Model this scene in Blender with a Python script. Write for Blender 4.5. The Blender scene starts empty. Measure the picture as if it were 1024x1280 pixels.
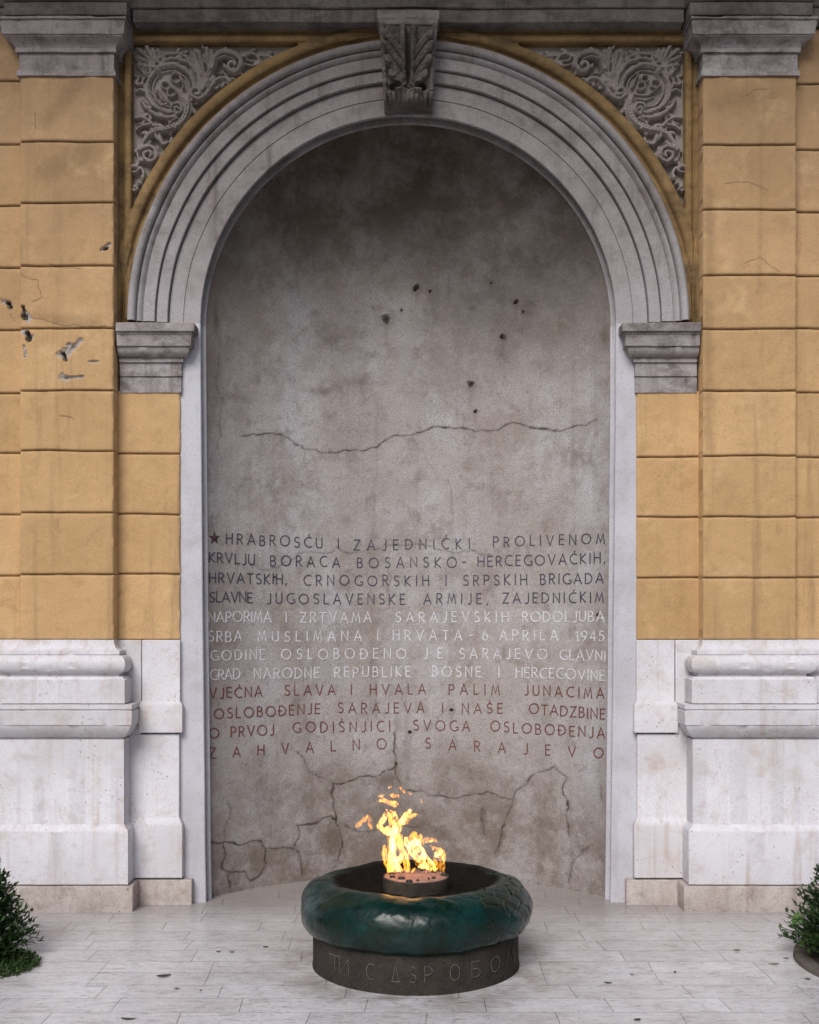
import bpy, bmesh, math, random
import numpy as np
from math import radians as R_, pi, sin, cos, sqrt, hypot

random.seed(7)
rng = np.random.default_rng(7)
scene = bpy.context.scene
COL = scene.collection

# ------------------------------------------------------------------ camera, world, sun, exposure
F, D, EYE = 1425.0, 6.37, 1.6          # focal length in photo pixels, distance to the jamb plane, eye height
CX, CY = 510.5, 770.0                  # principal point in the photo
cam_d = bpy.data.cameras.new('camera'); cam = bpy.data.objects.new('camera', cam_d); COL.objects.link(cam)
cam.location = (0, -D, EYE); cam.rotation_euler = (R_(90), 0, 0)
cam_d.sensor_fit = 'VERTICAL'; cam_d.sensor_height = 36; cam_d.lens = 36 * F / 1280
cam_d.shift_x = (512 - CX) / 1280; cam_d.shift_y = (CY - 640) / 1280
cam_d.clip_start = 0.05; cam_d.clip_end = 500
scene.camera = cam

SUN_EL, SUN_AZ = 43.0, -18.0           # degrees; azimuth measured from straight behind the camera towards the left
w = bpy.data.worlds.new('World'); scene.world = w; w.use_nodes = True
nt = w.node_tree; bg = nt.nodes['Background']
sky = nt.nodes.new('ShaderNodeTexSky'); sky.sky_type = 'NISHITA'; sky.sun_disc = False
sky.sun_elevation = R_(SUN_EL); sky.sun_rotation = R_(180 + 14)
sky.air_density = 1.0; sky.dust_density = 2.0; sky.ozone_density = 1.0
nt.links.new(sky.outputs[0], bg.inputs[0]); bg.inputs[1].default_value = 0.075
sd = bpy.data.lights.new('sun', 'SUN'); so = bpy.data.objects.new('sun', sd); COL.objects.link(so)
sd.energy = 2.75; sd.angle = R_(32); sd.color = (1.0, 0.975, 0.955)
so.location = (-3, -12, 12)
so.rotation_euler = (R_(90 - SUN_EL), 0, R_(SUN_AZ))
scene.view_settings.view_transform = 'Standard'; scene.view_settings.look = 'None'
scene.view_settings.exposure = 0.12; scene.view_settings.gamma = 1.0
scene.cycles.volume_step_rate = 0.35

# ------------------------------------------------------------------ helpers
def pt(px, py, y):
    d = D + y
    return ((px - CX) * d / F, y, EYE - (py - CY) * d / F)
def X(px, y): return (px - CX) * (D + y) / F
def Z(py, y): return EYE - (py - CY) * (D + y) / F

def tag(o, label=None, cat=None, group=None, kind=None):
    if label: o['label'] = label
    if cat: o['category'] = cat
    if group: o['group'] = group
    if kind: o['kind'] = kind
    return o

def empty(name, loc=(0, 0, 0)):
    o = bpy.data.objects.new(name, None); COL.objects.link(o); o.location = loc
    o.empty_display_size = 0.2
    return o

def link(name, me, mat, parent=None):
    o = bpy.data.objects.new(name, me); COL.objects.link(o)
    if mat is not None:
        for m in (mat if isinstance(mat, (list, tuple)) else [mat]): me.materials.append(m)
    if parent is not None: o.parent = parent
    return o

def mesh_np(name, V, Q, mat, parent=None, smooth=True, attrs=None, local=None):
    """V (n,3) float, Q (m,k) int with k = 3 or 4."""
    V = np.asarray(V, np.float32); Q = np.asarray(Q, np.int32)
    if local is not None: V = V - np.asarray(local, np.float32)
    me = bpy.data.meshes.new(name)
    m, k = Q.shape
    me.vertices.add(len(V)); me.vertices.foreach_set('co', V.ravel())
    me.loops.add(m * k); me.loops.foreach_set('vertex_index', Q.ravel())
    me.polygons.add(m); me.polygons.foreach_set('loop_start', np.arange(m, dtype=np.int32) * k)
    me.polygons.foreach_set('loop_total', np.full(m, k, np.int32))
    me.polygons.foreach_set('use_smooth', np.full(m, bool(smooth)))
    for a, v in (attrs or {}).items():
        at = me.attributes.new(a, 'FLOAT', 'POINT'); at.data.foreach_set('value', np.asarray(v, np.float32).ravel())
    me.update(calc_edges=True); me.validate()
    return link(name, me, mat, parent)

def mesh_py(name, V, Fc, mat, parent=None, angle=35, bevel=0.0, local=None):
    if local is not None: V = [(a - local[0], b - local[1], c - local[2]) for a, b, c in V]
    me = bpy.data.meshes.new(name); me.from_pydata(V, [], Fc); me.validate(); me.update()
    me.polygons.foreach_set('use_smooth', [True] * len(me.polygons))
    me.set_sharp_from_angle(angle=R_(angle))
    o = link(name, me, mat, parent)
    if bevel:
        b = o.modifiers.new('bevel', 'BEVEL'); b.width = bevel; b.segments = 2
        b.limit_method = 'ANGLE'; b.angle_limit = R_(angle)
    return o

# value noise -----------------------------------------------------------------
def _h(ix, iy, s):
    a = (ix.astype(np.int64) * 374761393 + iy.astype(np.int64) * 668265263 + s * 1442695041) & 0xffffffff
    a = ((a ^ (a >> 13)) * 1274126177) & 0xffffffff
    a = (a ^ (a >> 16)) & 0xffffffff
    return a.astype(np.float64) / 4294967295.0
def vnoise(x, y, s=0):
    x = np.asarray(x, float); y = np.asarray(y, float)
    ix = np.floor(x); iy = np.floor(y); fx = x - ix; fy = y - iy
    fx = fx * fx * (3 - 2 * fx); fy = fy * fy * (3 - 2 * fy)
    a, b = _h(ix, iy, s), _h(ix + 1, iy, s); c, d = _h(ix, iy + 1, s), _h(ix + 1, iy + 1, s)
    return (a * (1 - fx) + b * fx) * (1 - fy) + (c * (1 - fx) + d * fx) * fy
def fbm(x, y, sc, oc=4, s=0):
    r = 0; amp = 0.5; tot = 0
    for k in range(oc):
        r = r + amp * vnoise(x * sc + 17.3 * k, y * sc - 9.1 * k, s + k); tot += amp
        amp *= 0.5; sc *= 2.03
    return r / tot
def sst(a, b, x):
    t = np.clip((x - a) / (b - a), 0, 1); return t * t * (3 - 2 * t)
def seg_dist(Xg, Zg, p, q):
    dx, dz = q[0] - p[0], q[1] - p[1]; L = dx * dx + dz * dz + 1e-12
    t = np.clip(((Xg - p[0]) * dx + (Zg - p[1]) * dz) / L, 0, 1)
    return np.hypot(Xg - p[0] - t * dx, Zg - p[1] - t * dz), t
def jag(pts, amp, n=2, r=random):
    for _ in range(n):
        out = [pts[0]]
        for a, b in zip(pts, pts[1:]):
            L = hypot(b[0] - a[0], b[1] - a[1])
            m = ((a[0] + b[0]) / 2 + r.uniform(-1, 1) * amp * L, (a[1] + b[1]) / 2 + r.uniform(-1, 1) * amp * L)
            out += [m, b]
        pts = out
    return pts

def grid_quads(nz, nx, off=0):
    i = np.arange(nz * nx).reshape(nz, nx) + off
    return np.stack([i[:-1, :-1], i[:-1, 1:], i[1:, 1:], i[1:, :-1]], -1).reshape(-1, 4)

def loft_box(prof, xl, xr, yf, yb, left=1, wear=0.0):
    """Stack of rectangles (z, offset): a moulding that returns round both ends; wear waves and chips its front."""
    V = []; Fc = []
    n = len(prof); up = prof[-1][0] > prof[0][0]
    lo, hi = max(xl, -3.2), min(xr, 3.2)
    k = max(1, int((hi - lo) / 0.022)) if wear else 0
    us = [lo + (hi - lo) * (i + 0.5) / k for i in range(k)] if wear else []
    for z, o in prof:
        V.append((xl - o * left, yb, z)); V.append((xl - o * left, yf - o, z))
        if wear:
            xa = np.array(us); za = np.full(k, z)
            dy = (fbm(xa, za, 2.2, 3, 5) - 0.5) * 0.010 + (fbm(xa, za * 3, 22, 3, 8) - 0.5) * 0.006
            dz = (fbm(xa, za * .2, 3.0, 3, 15) - 0.5) * 0.006 + (fbm(xa, za * 5, 30, 2, 18) - 0.5) * 0.0025
            ch = sst(0.66, 0.74, fbm(xa, za * 6, 11, 3, 28)) * max(0.0, min(1.0, o / 0.03)) * 0.012
            m = min(1.0, 1.0)
            for x, p, q, c in zip(us, dy, dz, ch): V.append((x, yf - o + (p + c) * wear, z + q * wear))
        V.append((xr + o, yf - o, z)); V.append((xr + o, yb, z))
    r = 4 + k
    for i in range(n - 1):
        for j in range(r):
            a, b = r * i + j, r * i + (j + 1) % r
            f = (a, b, b + r, a + r)
            Fc.append(f if up else f[::-1])
    c0 = tuple(range(r)); c1 = tuple(r * (n - 1) + j for j in range(r))
    Fc.append(c0[::-1] if up else c0); Fc.append(c1 if up else c1[::-1])
    return V, Fc
def mirror(VF):
    V, Fc = VF
    return [(-x, y, z) for x, y, z in V], [tuple(reversed(f)) for f in Fc]
def pxprof(rows, xr, yf):
    """(py, px of the right front corner of a left-hand piece) -> (z, offset)"""
    out = []
    for py, px in rows:
        k = (px - CX) / F
        o = (k * (D + yf) - xr) / (1 + k)
        out.append((Z(py, yf - o), o))
    return out
def both(name, VF, mat, parents, **kw):
    a = mesh_py(name, *VF, mat, parents[0], **kw)
    b = mesh_py(name, *mirror(VF), mat, parents[1], **kw)
    return a, b

# ------------------------------------------------------------------ node helper
class NT:
    def __init__(s, name):
        s.m = bpy.data.materials.new(name); s.m.use_nodes = True
        s.t = s.m.node_tree; s.b = s.t.nodes['Principled BSDF']; s.out = s.t.nodes['Material Output']
        s.pos = s.n('ShaderNodeNewGeometry').outputs['Position']
    def n(s, typ, ins=None, **props):
        nd = s.t.nodes.new(typ)
        for k, v in props.items(): setattr(nd, k, v)
        for k, v in (ins or {}).items():
            sk = nd.inputs[k]
            if isinstance(v, bpy.types.NodeSocket): s.t.links.new(v, sk)
            else: sk.default_value = v
        return nd
    def math(s, op, a, b=0.0, clamp=False):
        return s.n('ShaderNodeMath', {0: a, 1: b}, operation=op, use_clamp=clamp).outputs[0]
    def mix(s, f, a, b, mode='MIX'):
        c = lambda v: (*v, 1.0) if isinstance(v, (tuple, list)) and len(v) == 3 else v
        nd = s.n('ShaderNodeMix', None, data_type='RGBA', blend_type=mode)
        for i, v in ((0, f), (6, c(a)), (7, c(b))):
            if isinstance(v, bpy.types.NodeSocket): s.t.links.new(v, nd.inputs[i])
            else: nd.inputs[i].default_value = v
        return nd.outputs[2]
    def vec(s, sx, sy, sz, src=None):
        return s.n('ShaderNodeMapping', {0: src or s.pos, 3: (sx, sy, sz)}).outputs[0]
    def noise(s, sc, det=4, ro=0.55, vec=None, dist=0.0):
        return s.n('ShaderNodeTexNoise', {'Vector': vec or s.pos, 'Scale': sc, 'Detail': det, 'Roughness': ro, 'Distortion': dist}).outputs[0]
    def step(s, x, a, b, lo=0.0, hi=1.0):
        return s.n('ShaderNodeMapRange', {0: x, 1: a, 2: b, 3: lo, 4: hi}, interpolation_type='SMOOTHSTEP').outputs[0]
    def attr(s, name): return s.n('ShaderNodeAttribute', None, attribute_name=name).outputs['Fac']
    def vor(s, sc, vec=None, feature='F1'):
        return s.n('ShaderNodeTexVoronoi', {'Vector': vec or s.pos, 'Scale': sc}, feature=feature)
    def bump(s, h, st=0.3, dist=0.005, prev=None):
        i = {'Height': h, 'Strength': st, 'Distance': dist}
        if prev is not None: i['Normal'] = prev
        return s.n('ShaderNodeBump', i).outputs[0]
    def set(s, col=None, rough=None, normal=None, **kw):
        for k, v in (('Base Color', col), ('Roughness', rough), ('Normal', normal), *kw.items()):
            if v is None: continue
            if isinstance(v, bpy.types.NodeSocket): s.t.links.new(v, s.b.inputs[k])
            else: s.b.inputs[k].default_value = (*v, 1.0) if isinstance(v, tuple) and len(v) == 3 else v
        return s.m

def stone(name, c1, c2, stain, stain_amt=0.5, streak=0.3, pit=0.0, rough=0.75, bump=0.35, speck=0.12, patch_sc=2.2, grime=None, grime_amt=0.0, spec=0.18, lit_low=None):
    t = NT(name)
    big = t.step(t.noise(patch_sc, 5, 0.6), 0.35, 0.68)
    col = t.mix(big, c1, c2)
    med = t.step(t.noise(7.0, 6, 0.68, dist=0.4), 0.48, 0.74)
    col = t.mix(t.math('MULTIPLY', med, stain_amt), col, stain)
    md2 = t.step(t.noise(19.0, 7, 0.74), 0.53, 0.70)
    col = t.mix(t.math('MULTIPLY', md2, stain_amt * 0.7), col, stain)
    st = t.step(t.noise(1.0, 5, 0.6, vec=t.vec(16, 16, 0.9)), 0.5, 0.78)
    st = t.math('MULTIPLY', st, t.step(t.noise(1.6, 2), 0.35, 0.6))
    col = t.mix(t.math('MULTIPLY', st, streak), col, stain)
    if grime:
        g = t.step(t.noise(3.1, 7, 0.72, vec=t.vec(1, 1, 1.6)), 0.47, 0.66)
        col = t.mix(t.math('MULTIPLY', g, grime_amt), col, grime)
    if lit_low:
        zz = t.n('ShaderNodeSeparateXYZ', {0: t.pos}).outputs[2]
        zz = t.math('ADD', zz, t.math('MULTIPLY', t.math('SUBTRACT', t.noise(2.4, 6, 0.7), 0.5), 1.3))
        col = t.mix(t.step(zz, lit_low[0], lit_low[1], 0.85, 0.0), col, lit_low[2])  # paler low band fading upward: fall of light put into the colour
    fine = t.noise(190, 3, 0.7)
    col = t.mix(t.step(fine, 0.34, 0.62, min(1, speck * 2.0), 0.0), col, (0.05, 0.045, 0.04))
    mid = t.noise(55, 5, 0.75)
    col = t.mix(t.step(mid, 0.52, 0.72, 0.0, min(1, speck * 1.8)), col, stain)
    if pit:
        v = t.vor(34).outputs['Distance']
        pm = t.math('MULTIPLY', t.step(v, 0.10, 0.20, 1.0, 0.0), t.step(t.noise(5.5, 3), 0.52, 0.62))
        col = t.mix(t.math('MULTIPLY', pm, pit), col, (0.09, 0.075, 0.065))
    nrm = t.bump(t.noise(260, 3, 0.7), bump, 0.002)
    nrm = t.bump(t.noise(28, 5, 0.6), bump, 0.006, nrm)
    nrm = t.bump(t.noise(4, 3, 0.5), bump * 0.6, 0.02, nrm)
    return t.set(col, t.step(t.noise(12, 4), 0.3, 0.7, rough - 0.12, rough + 0.1), nrm, **{'Specular IOR Level': spec})

M = {}
M['marble'] = stone('pale_marble', (0.67, 0.66, 0.70), (0.60, 0.58, 0.60), (0.43, 0.325, 0.27), 0.50, 0.85, pit=0.6, rough=0.6, bump=0.22, speck=0.10)
M['plinth'] = stone('buff_plinth_stone', (0.52, 0.46, 0.435), (0.42, 0.355, 0.325), (0.19, 0.13, 0.10), 0.62, 0.6, pit=0.8, rough=0.65, bump=0.45, speck=0.15, patch_sc=4)
M['jamb'] = stone('white_jamb_render', (0.58, 0.575, 0.625), (0.50, 0.49, 0.53), (0.30, 0.27, 0.26), 0.30, 0.35, pit=0.35, rough=0.75, bump=0.35, speck=0.14)
M['arch'] = stone('grey_arch_plaster', (0.33, 0.302, 0.308), (0.25, 0.225, 0.225), (0.135, 0.110, 0.10), 0.70, 0.9, rough=0.85, bump=0.45, speck=0.18, patch_sc=1.6, grime=(0.14, 0.112, 0.10), grime_amt=0.42, lit_low=(3.1, 3.95, (0.45, 0.43, 0.445)))  # shading from springing to crown is mixed into the colour
M['cap'] = stone('weathered_capital_stone', (0.44, 0.405, 0.41), (0.33, 0.292, 0.285), (0.085, 0.068, 0.06), 0.75, 1.0, rough=0.85, bump=0.55, speck=0.18, grime=(0.085, 0.068, 0.062), grime_amt=0.62)
M['entab'] = stone('stained_entablature_stone', (0.29, 0.257, 0.25), (0.18, 0.153, 0.143), (0.09, 0.075, 0.07), 0.75, 0.85, rough=0.85, bump=0.5, speck=0.2, grime=(0.07, 0.056, 0.052), grime_amt=0.7)
M['orn'] = stone('grey_ornament_plaster', (0.345, 0.30, 0.28), (0.27, 0.232, 0.215), (0.13, 0.105, 0.09), 0.6, 0.3, rough=0.85, bump=0.3, speck=0.15)
M['key'] = stone('sooty_keystone_stone', (0.15, 0.13, 0.12), (0.085, 0.072, 0.066), (0.035, 0.028, 0.025), 0.7, 0.4, rough=0.7, bump=0.6, speck=0.2, patch_sc=9, grime=(0.30, 0.27, 0.25), grime_amt=0.35)

def stucco(name, c1, c2):
    t = NT(name)
    col = t.mix(t.step(t.noise(1.8, 5, 0.6), 0.32, 0.7), c1, c2)
    # darker and browner towards the top of the wall, paler near its foot
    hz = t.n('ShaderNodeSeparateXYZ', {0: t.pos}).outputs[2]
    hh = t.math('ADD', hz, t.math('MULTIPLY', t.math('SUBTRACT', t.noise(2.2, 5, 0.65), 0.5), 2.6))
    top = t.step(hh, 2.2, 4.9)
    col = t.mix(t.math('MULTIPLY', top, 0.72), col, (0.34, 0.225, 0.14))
    bl = t.step(t.noise(9, 6, 0.7, dist=0.5), 0.5, 0.75)
    col = t.mix(t.math('MULTIPLY', bl, 0.42), col, (0.27, 0.165, 0.07))
    col = t.mix(t.math('MULTIPLY', t.attr('tone'), 0.30), col, (0.28, 0.175, 0.075))
    lt = t.step(t.noise(5, 5, 0.65), 0.52, 0.75)
    col = t.mix(t.math('MULTIPLY', lt, 0.50), col, (0.70, 0.485, 0.27))
    st = t.step(t.noise(1.0, 6, 0.62, vec=t.vec(13, 13, 0.8)), 0.5, 0.8)
    col = t.mix(t.math('MULTIPLY', st, 0.60), col, (0.24, 0.155, 0.085))
    col = t.mix(t.step(t.noise(180, 3, 0.7), 0.34, 0.62, 0.30, 0.0), col, (0.16, 0.10, 0.05))
    sp = t.vor(22).outputs['Distance']
    sm = t.math('MULTIPLY', t.step(sp, 0.05, 0.11, 1.0, 0.0), t.step(t.noise(4.0, 2), 0.55, 0.64))
    col = t.mix(t.math('MULTIPLY', sm, 0.6), col, (0.20, 0.13, 0.07))
    col = t.mix(t.attr('grime'), col, (0.13, 0.085, 0.045))
    chipc = t.mix(t.noise(60, 4, 0.7), (0.48, 0.43, 0.39), (0.24, 0.20, 0.175))
    col = t.mix(t.attr('chip'), col, chipc)
    col = t.mix(t.attr('hole'), col, (0.075, 0.06, 0.05))
    nrm = t.bump(t.noise(230, 3, 0.7), 0.45, 0.002)
    nrm = t.bump(t.noise(24, 5, 0.6), 0.35, 0.008, nrm)
    return t.set(col, 0.85, nrm, **{'Specular IOR Level': 0.15})
M['stucco'] = stucco('ochre_stucco', (0.63, 0.405, 0.205), (0.54, 0.34, 0.165))
M['frame'] = stone('ochre_frame_paint', (0.31, 0.20, 0.085), (0.21, 0.132, 0.056), (0.11, 0.07, 0.035), 0.6, 0.4, rough=0.8, bump=0.35, speck=0.15, grime=(0.07, 0.045, 0.027), grime_amt=0.7)

# ------------------------------------------------------------------ facade
fac = empty('memorial_facade')
tag(fac, 'ochre stucco facade with grey arched niche and lettered memorial wall behind the fire', 'building')

YS, YD, YP, YW = -0.11, -0.165, -0.015, -0.055     # shaft, pedestal die, side pier, outer wing planes
xsr, xsl = X(142, YS), X(25, YS)
ZS = Z(404, 0.0)                                   # springing line

def relief(name, x0, x1, z0, z1, yf, yb, joints, mat, parent, res=(0.007, 0.0036), chips=(), cracks=(), seed=1, flip=False):
    nx = int((x1 - x0) / res[0]) + 1; nz = int((z1 - z0) / res[1]) + 1
    xs = np.linspace(x0, x1, nx); zs = np.linspace(z0, z1, nz)
    Xg, Zg = np.meshgrid(xs, zs)
    h = (fbm(Xg, Zg, 3.0, 4, seed) - 0.5) * 0.012 + (fbm(Xg, Zg, 16, 3, seed + 9) - 0.5) * 0.004
    grime = np.zeros_like(Xg); chip = np.zeros_like(Xg); hole = np.zeros_like(Xg)
    rr = 0.008
    for zj in joints:
        zw = zj + (fbm(Xg, Xg * 0 + zj * 7, 4.0, 3, seed + 3) - 0.5) * 0.012
        dz = np.abs(Zg - zw)
        h -= 0.015 * np.exp(-(dz / 0.0050) ** 2) + 0.002 * np.exp(-(dz / 0.014) ** 2)
        grime = np.maximum(grime, 0.85 * np.exp(-(dz / 0.0042) ** 2) * (0.3 + 0.9 * vnoise(Xg * 30, Zg * 3, seed + 5)))
        below = zw - Zg
        grime = np.maximum(grime, 0.0)
    d = np.minimum(np.minimum(Xg - x0, x1 - Xg), np.minimum(Zg - z0, z1 - Zg)) + (fbm(Xg, Zg, 18, 3, seed + 6) - 0.5) * 0.006
    e = np.clip(1 - d / rr, 0, 1)
    h -= rr * (1 - np.sqrt(np.clip(1 - e * e, 0, 1)))
    for (pxa, pya, pxb, pyb, r, ty) in chips:
        a = (X(pxa, yf), Z(pya, yf)); b = (X(pxb, yf), Z(pyb, yf)); r *= (D + yf) / F
        ds, _ = seg_dist(Xg, Zg, a, b)
        n = (fbm(Xg, Zg, 45, 4, seed + 11) - 0.5) * 1.5 * r
        m = sst(r * 1.15, r * 0.62, ds + n)
        if ty == 'h': hole = np.maximum(hole, m); h -= 0.03 * m
        elif ty == 'g': grime = np.maximum(grime, 0.30 * sst(1.4 * r, 0, ds + 0.6 * n))
        else: chip = np.maximum(chip, m); h -= 0.010 * m * (0.6 + 0.8 * vnoise(Xg * 90, Zg * 90, 5))
    for pts, wd in cracks:
        P = jag([(X(a, yf), Z(b, yf)) for a, b in pts], 0.12, 2)
        for p, q in zip(P, P[1:]):
            ds, _ = seg_dist(Xg, Zg, p, q)
            m = np.exp(-(ds / wd) ** 2); h -= 0.0035 * m * 0.6; grime = np.maximum(grime, 0.6 * m)
    tone = np.zeros_like(Xg); bi = np.searchsorted(np.sort(np.array(joints)), Zg)
    tone = _h(bi, bi * 0 + seed, 91)
    Y = yf - h
    V = np.stack([Xg, Y, Zg], -1).reshape(-1, 3)
    Q = grid_quads(nz, nx)
    # skirt back to yb
    idx = np.arange(nz * nx).reshape(nz, nx)
    loop = np.concatenate([idx[0, :], idx[1:, -1], idx[-1, -2::-1], idx[-2:0:-1, 0]])
    sk = V[loop].copy(); sk[:, 1] = yb
    n0 = len(V); V = np.vstack([V, sk]); k = len(loop); a = np.arange(k); b = (a + 1) % k
    S = np.stack([loop[a], n0 + a, n0 + b, loop[b]], -1)
    Q = np.vstack([Q, S])
    at = {}
    for nme, arr in (('grime', grime), ('chip', chip), ('hole', hole), ('tone', tone)):
        at[nme] = np.concatenate([np.clip(arr.ravel(), 0, 1), np.zeros(k)])
    o = mesh_np(name, V, Q, mat, parent, attrs=at)
    o.data.set_sharp_from_angle(angle=R_(55))
    return o

zb = Z(799.5, YS)      # foot of the stucco
jl = [Z(p, YS) for p in (177, 253.5, 332, 410.5, 488, 563.5, 641, 718)]
jr = [Z(p, YS) for p in (181, 262, 344, 411, 488.5, 570, 646, 722)]
chipsL = [(80, 444, 88, 436, 7.5, 'c'), (90, 436, 101, 425, 3.2, 'c'), (79, 441, 81, 450, 3.0, 'h'),
          (78, 471, 83, 473, 5.0, 'c'), (83, 472, 103, 471, 2.0, 'c'), (27, 385, 30, 396, 3.6, 'h'), (31, 392, 36, 399, 4.0, 'c'),
          (29, 414, 38, 421, 4.0, 'c'), (34, 416, 36, 424, 3.0, 'h'), (30, 432, 33, 446, 2.0, 'c'), (112, 452, 122, 452, 1.6, 'c'),
          (128, 312, 137, 305, 3.0, 'c'), (131, 311, 133, 310, 2.0, 'h'), (60, 150, 100, 100, 14, 'g'), (60, 215, 110, 190, 18, 'g'), (45, 395, 120, 405, 9, 'g')]
crL = [([(25, 342), (47, 350), (52, 372), (40, 378)], 0.003), ([(32, 394), (60, 402), (95, 406), (132, 408)], 0.004), ([(44, 140), (43, 168)], 0.003),
       ([(75, 520), (92, 524)], 0.004), ([(62, 330), (100, 336)], 0.004)]
crR = [([(930, 330), (950, 322), (975, 340)], 0.003), ([(905, 230), (960, 238)], 0.003), ([(925, 122), (960, 112)], 0.004)]
zt = Z(93, YS)
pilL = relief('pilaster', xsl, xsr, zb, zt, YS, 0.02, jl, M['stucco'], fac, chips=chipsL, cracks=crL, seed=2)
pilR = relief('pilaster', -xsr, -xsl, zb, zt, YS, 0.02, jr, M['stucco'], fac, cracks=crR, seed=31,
              chips=[(945, 410, 945, 418, 1.6, 'g'), (886, 240, 888, 340, 9, 'g'), (885, 380, 886, 560, 8, 'g'), (900, 130, 960, 120, 16, 'g')])
pilL['label'] = 'pilaster of ochre blocks with chipped plaster'

# outer wings of wall beyond the pilasters
XE = 4.4
wj = lambda ps: [Z(p, YW) for p in ps]
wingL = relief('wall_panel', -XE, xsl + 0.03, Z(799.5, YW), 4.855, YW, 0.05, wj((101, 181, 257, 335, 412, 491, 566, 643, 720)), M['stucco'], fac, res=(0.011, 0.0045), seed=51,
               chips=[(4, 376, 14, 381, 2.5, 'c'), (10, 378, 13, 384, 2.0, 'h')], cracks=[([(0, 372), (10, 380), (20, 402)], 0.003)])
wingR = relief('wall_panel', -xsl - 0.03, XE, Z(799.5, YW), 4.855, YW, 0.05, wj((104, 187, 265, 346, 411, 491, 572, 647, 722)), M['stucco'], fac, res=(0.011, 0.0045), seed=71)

# capitals
capP = pxprof([(20, 157), (23, 157), (23.6, 155.3), (26, 155.3), (26.6, 156.2), (34, 155.4), (42, 154.6), (42.6, 153.0), (45, 153.0), (45.6, 151.8),
               (49, 149.4), (53, 147.2), (57, 145.6), (60, 144.8), (60.4, 145.2), (65, 145.2), (65.6, 142.6), (87, 142.6), (87.6, 143.6), (90, 144.4), (94.5, 144.4), (95, 142.2)], xsr, YS)
both('capital', loft_box(capP, xsl, xsr, YS, 0.02, wear=1.0), M['cap'], (pilL, pilR), bevel=0.003)

# attic bases on the shafts and along the wings
def arc_rows(py0, py1, px_in, px_out, n=9):
    return [((py0 + py1) / 2 - (py1 - py0) / 2 * cos(pi * i / n), px_in + (px_out - px_in) * sin(pi * i / n)) for i in range(n + 1)]
rowsB = [(799.8, 142.4), (802, 142.6), (806, 143.2), (810, 144.8), (812.6, 147.5), (813.2, 149.5), (818, 149.5), (818.6, 148.5)]
rowsB += arc_rows(819.2, 842, 149.5, 156.5)
rowsB += [(842.6, 148.8), (845.5, 148.8), (846, 153.5), (848.5, 154.5), (849.5, 156), (879.5, 156)]
basP = pxprof(rowsB, xsr, YS)
both('base', loft_box(basP, xsl, xsr, YS, 0.02, wear=0.55), M['marble'], (pilL, pilR), bevel=0.0025)
basW = [(z, o) for z, o in basP]
both('base', loft_box(basW, -XE, xsl - 0.01, YW, 0.02, wear=0.55), M['marble'], (wingL, wingR), bevel=0.0025)

# pedestals
xdr = X(155, YD)
pedP = pxprof([(880.5, 160.5), (881, 164.6), (886.4, 164.8), (887.2, 163.4), (888.4, 163.4), (889.2, 165), (906.2, 164.4), (907, 163.4), (908, 163.2), (912, 161.8), (917, 159), (920.6, 156.4), (921.6, 155.6), (922, 152.5), (924, 152.5), (924.4, 155.0),
               (1030, 155.0), (1033, 156.4), (1038, 159.4), (1040, 160), (1105.6, 160), (1106, 156.5), (1108, 156.5)], xdr, YD)
pedL, pedR = both('pedestal', loft_box(pedP, -XE, xdr, YD, 0.02, wear=0.55), M['marble'], (fac, fac), bevel=0.003)
plP = [(Z(1108, -0.208), 0.0), (Z(1109.4, -0.208), 0.004), (0.03, 0.004), (-0.05, 0.0)]
both('plinth', loft_box(plP, -XE, X(165, -0.208), -0.204, 0.02, wear=0.8), M['plinth'], (pedL, pedR), bevel=0.008)

# side piers between pilaster and jamb
xpr = X(225, YP)
pj = [Z(p, YP) for p in (567, 643, 718)]
pierL = relief('side_pier', -1.72, xpr, Z(799.5, YP), Z(489, YP), YP, 0.06, pj, M['stucco'], fac, seed=91)
pierR = relief('side_pier', -xpr, 1.72, Z(799.5, YP), Z(489, YP), YP, 0.06, [Z(p, YP) for p in (571, 646, 722)], M['stucco'], fac, seed=95)
yq = -0.030
pbr = pxprof([(800, 225), (876, 225), (879, 226.5), (882, 228), (916, 228), (916.3, 221), (917.6, 221)], X(225, yq), yq)
both('pier_base', loft_box(pbr, X(177.6, yq), X(225, yq), yq, 0.05), M['marble'], (pierL, pierR), bevel=0.004)
pbl = [(z, 0) for z, o in pbr]
both('pier_base', loft_box(pbl, -1.72, X(176.4, yq), yq + 0.003, 0.05), M['marble'], (pierL, pierR), bevel=0.004)
pbd = pxprof([(918, 224), (1021, 224), (1024, 225), (1030, 227.6), (1033, 228), (1097.6, 228), (1098, 222), (1099.8, 222)], X(224, yq), yq)
both('pier_base', loft_box(pbd, -1.72, X(224, yq), yq, 0.05), M['marble'], (pierL, pierR), bevel=0.004)
spp = [(Z(1100, -.054), 0), (Z(1101, -.054), 0.003), (-0.05, 0.003)]
mesh_py('plinth', *loft_box(spp, -1.72, X(239, -0.054), -0.052, -0.002, wear=.7), M['plinth'], pierL, bevel=0.006)
for a_, b_ in ((1.72, 816.6), (817.6, 800.6), (801.6, 784)):
    xa_, xb_ = (a_ if a_ < 10 else X(a_, -.054)), X(b_, -.054)
    mesh_py('plinth', *loft_box(spp, xb_, xa_, -0.052, -0.002, wear=.7), M['plinth'], pierR, bevel=0.006)

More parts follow.
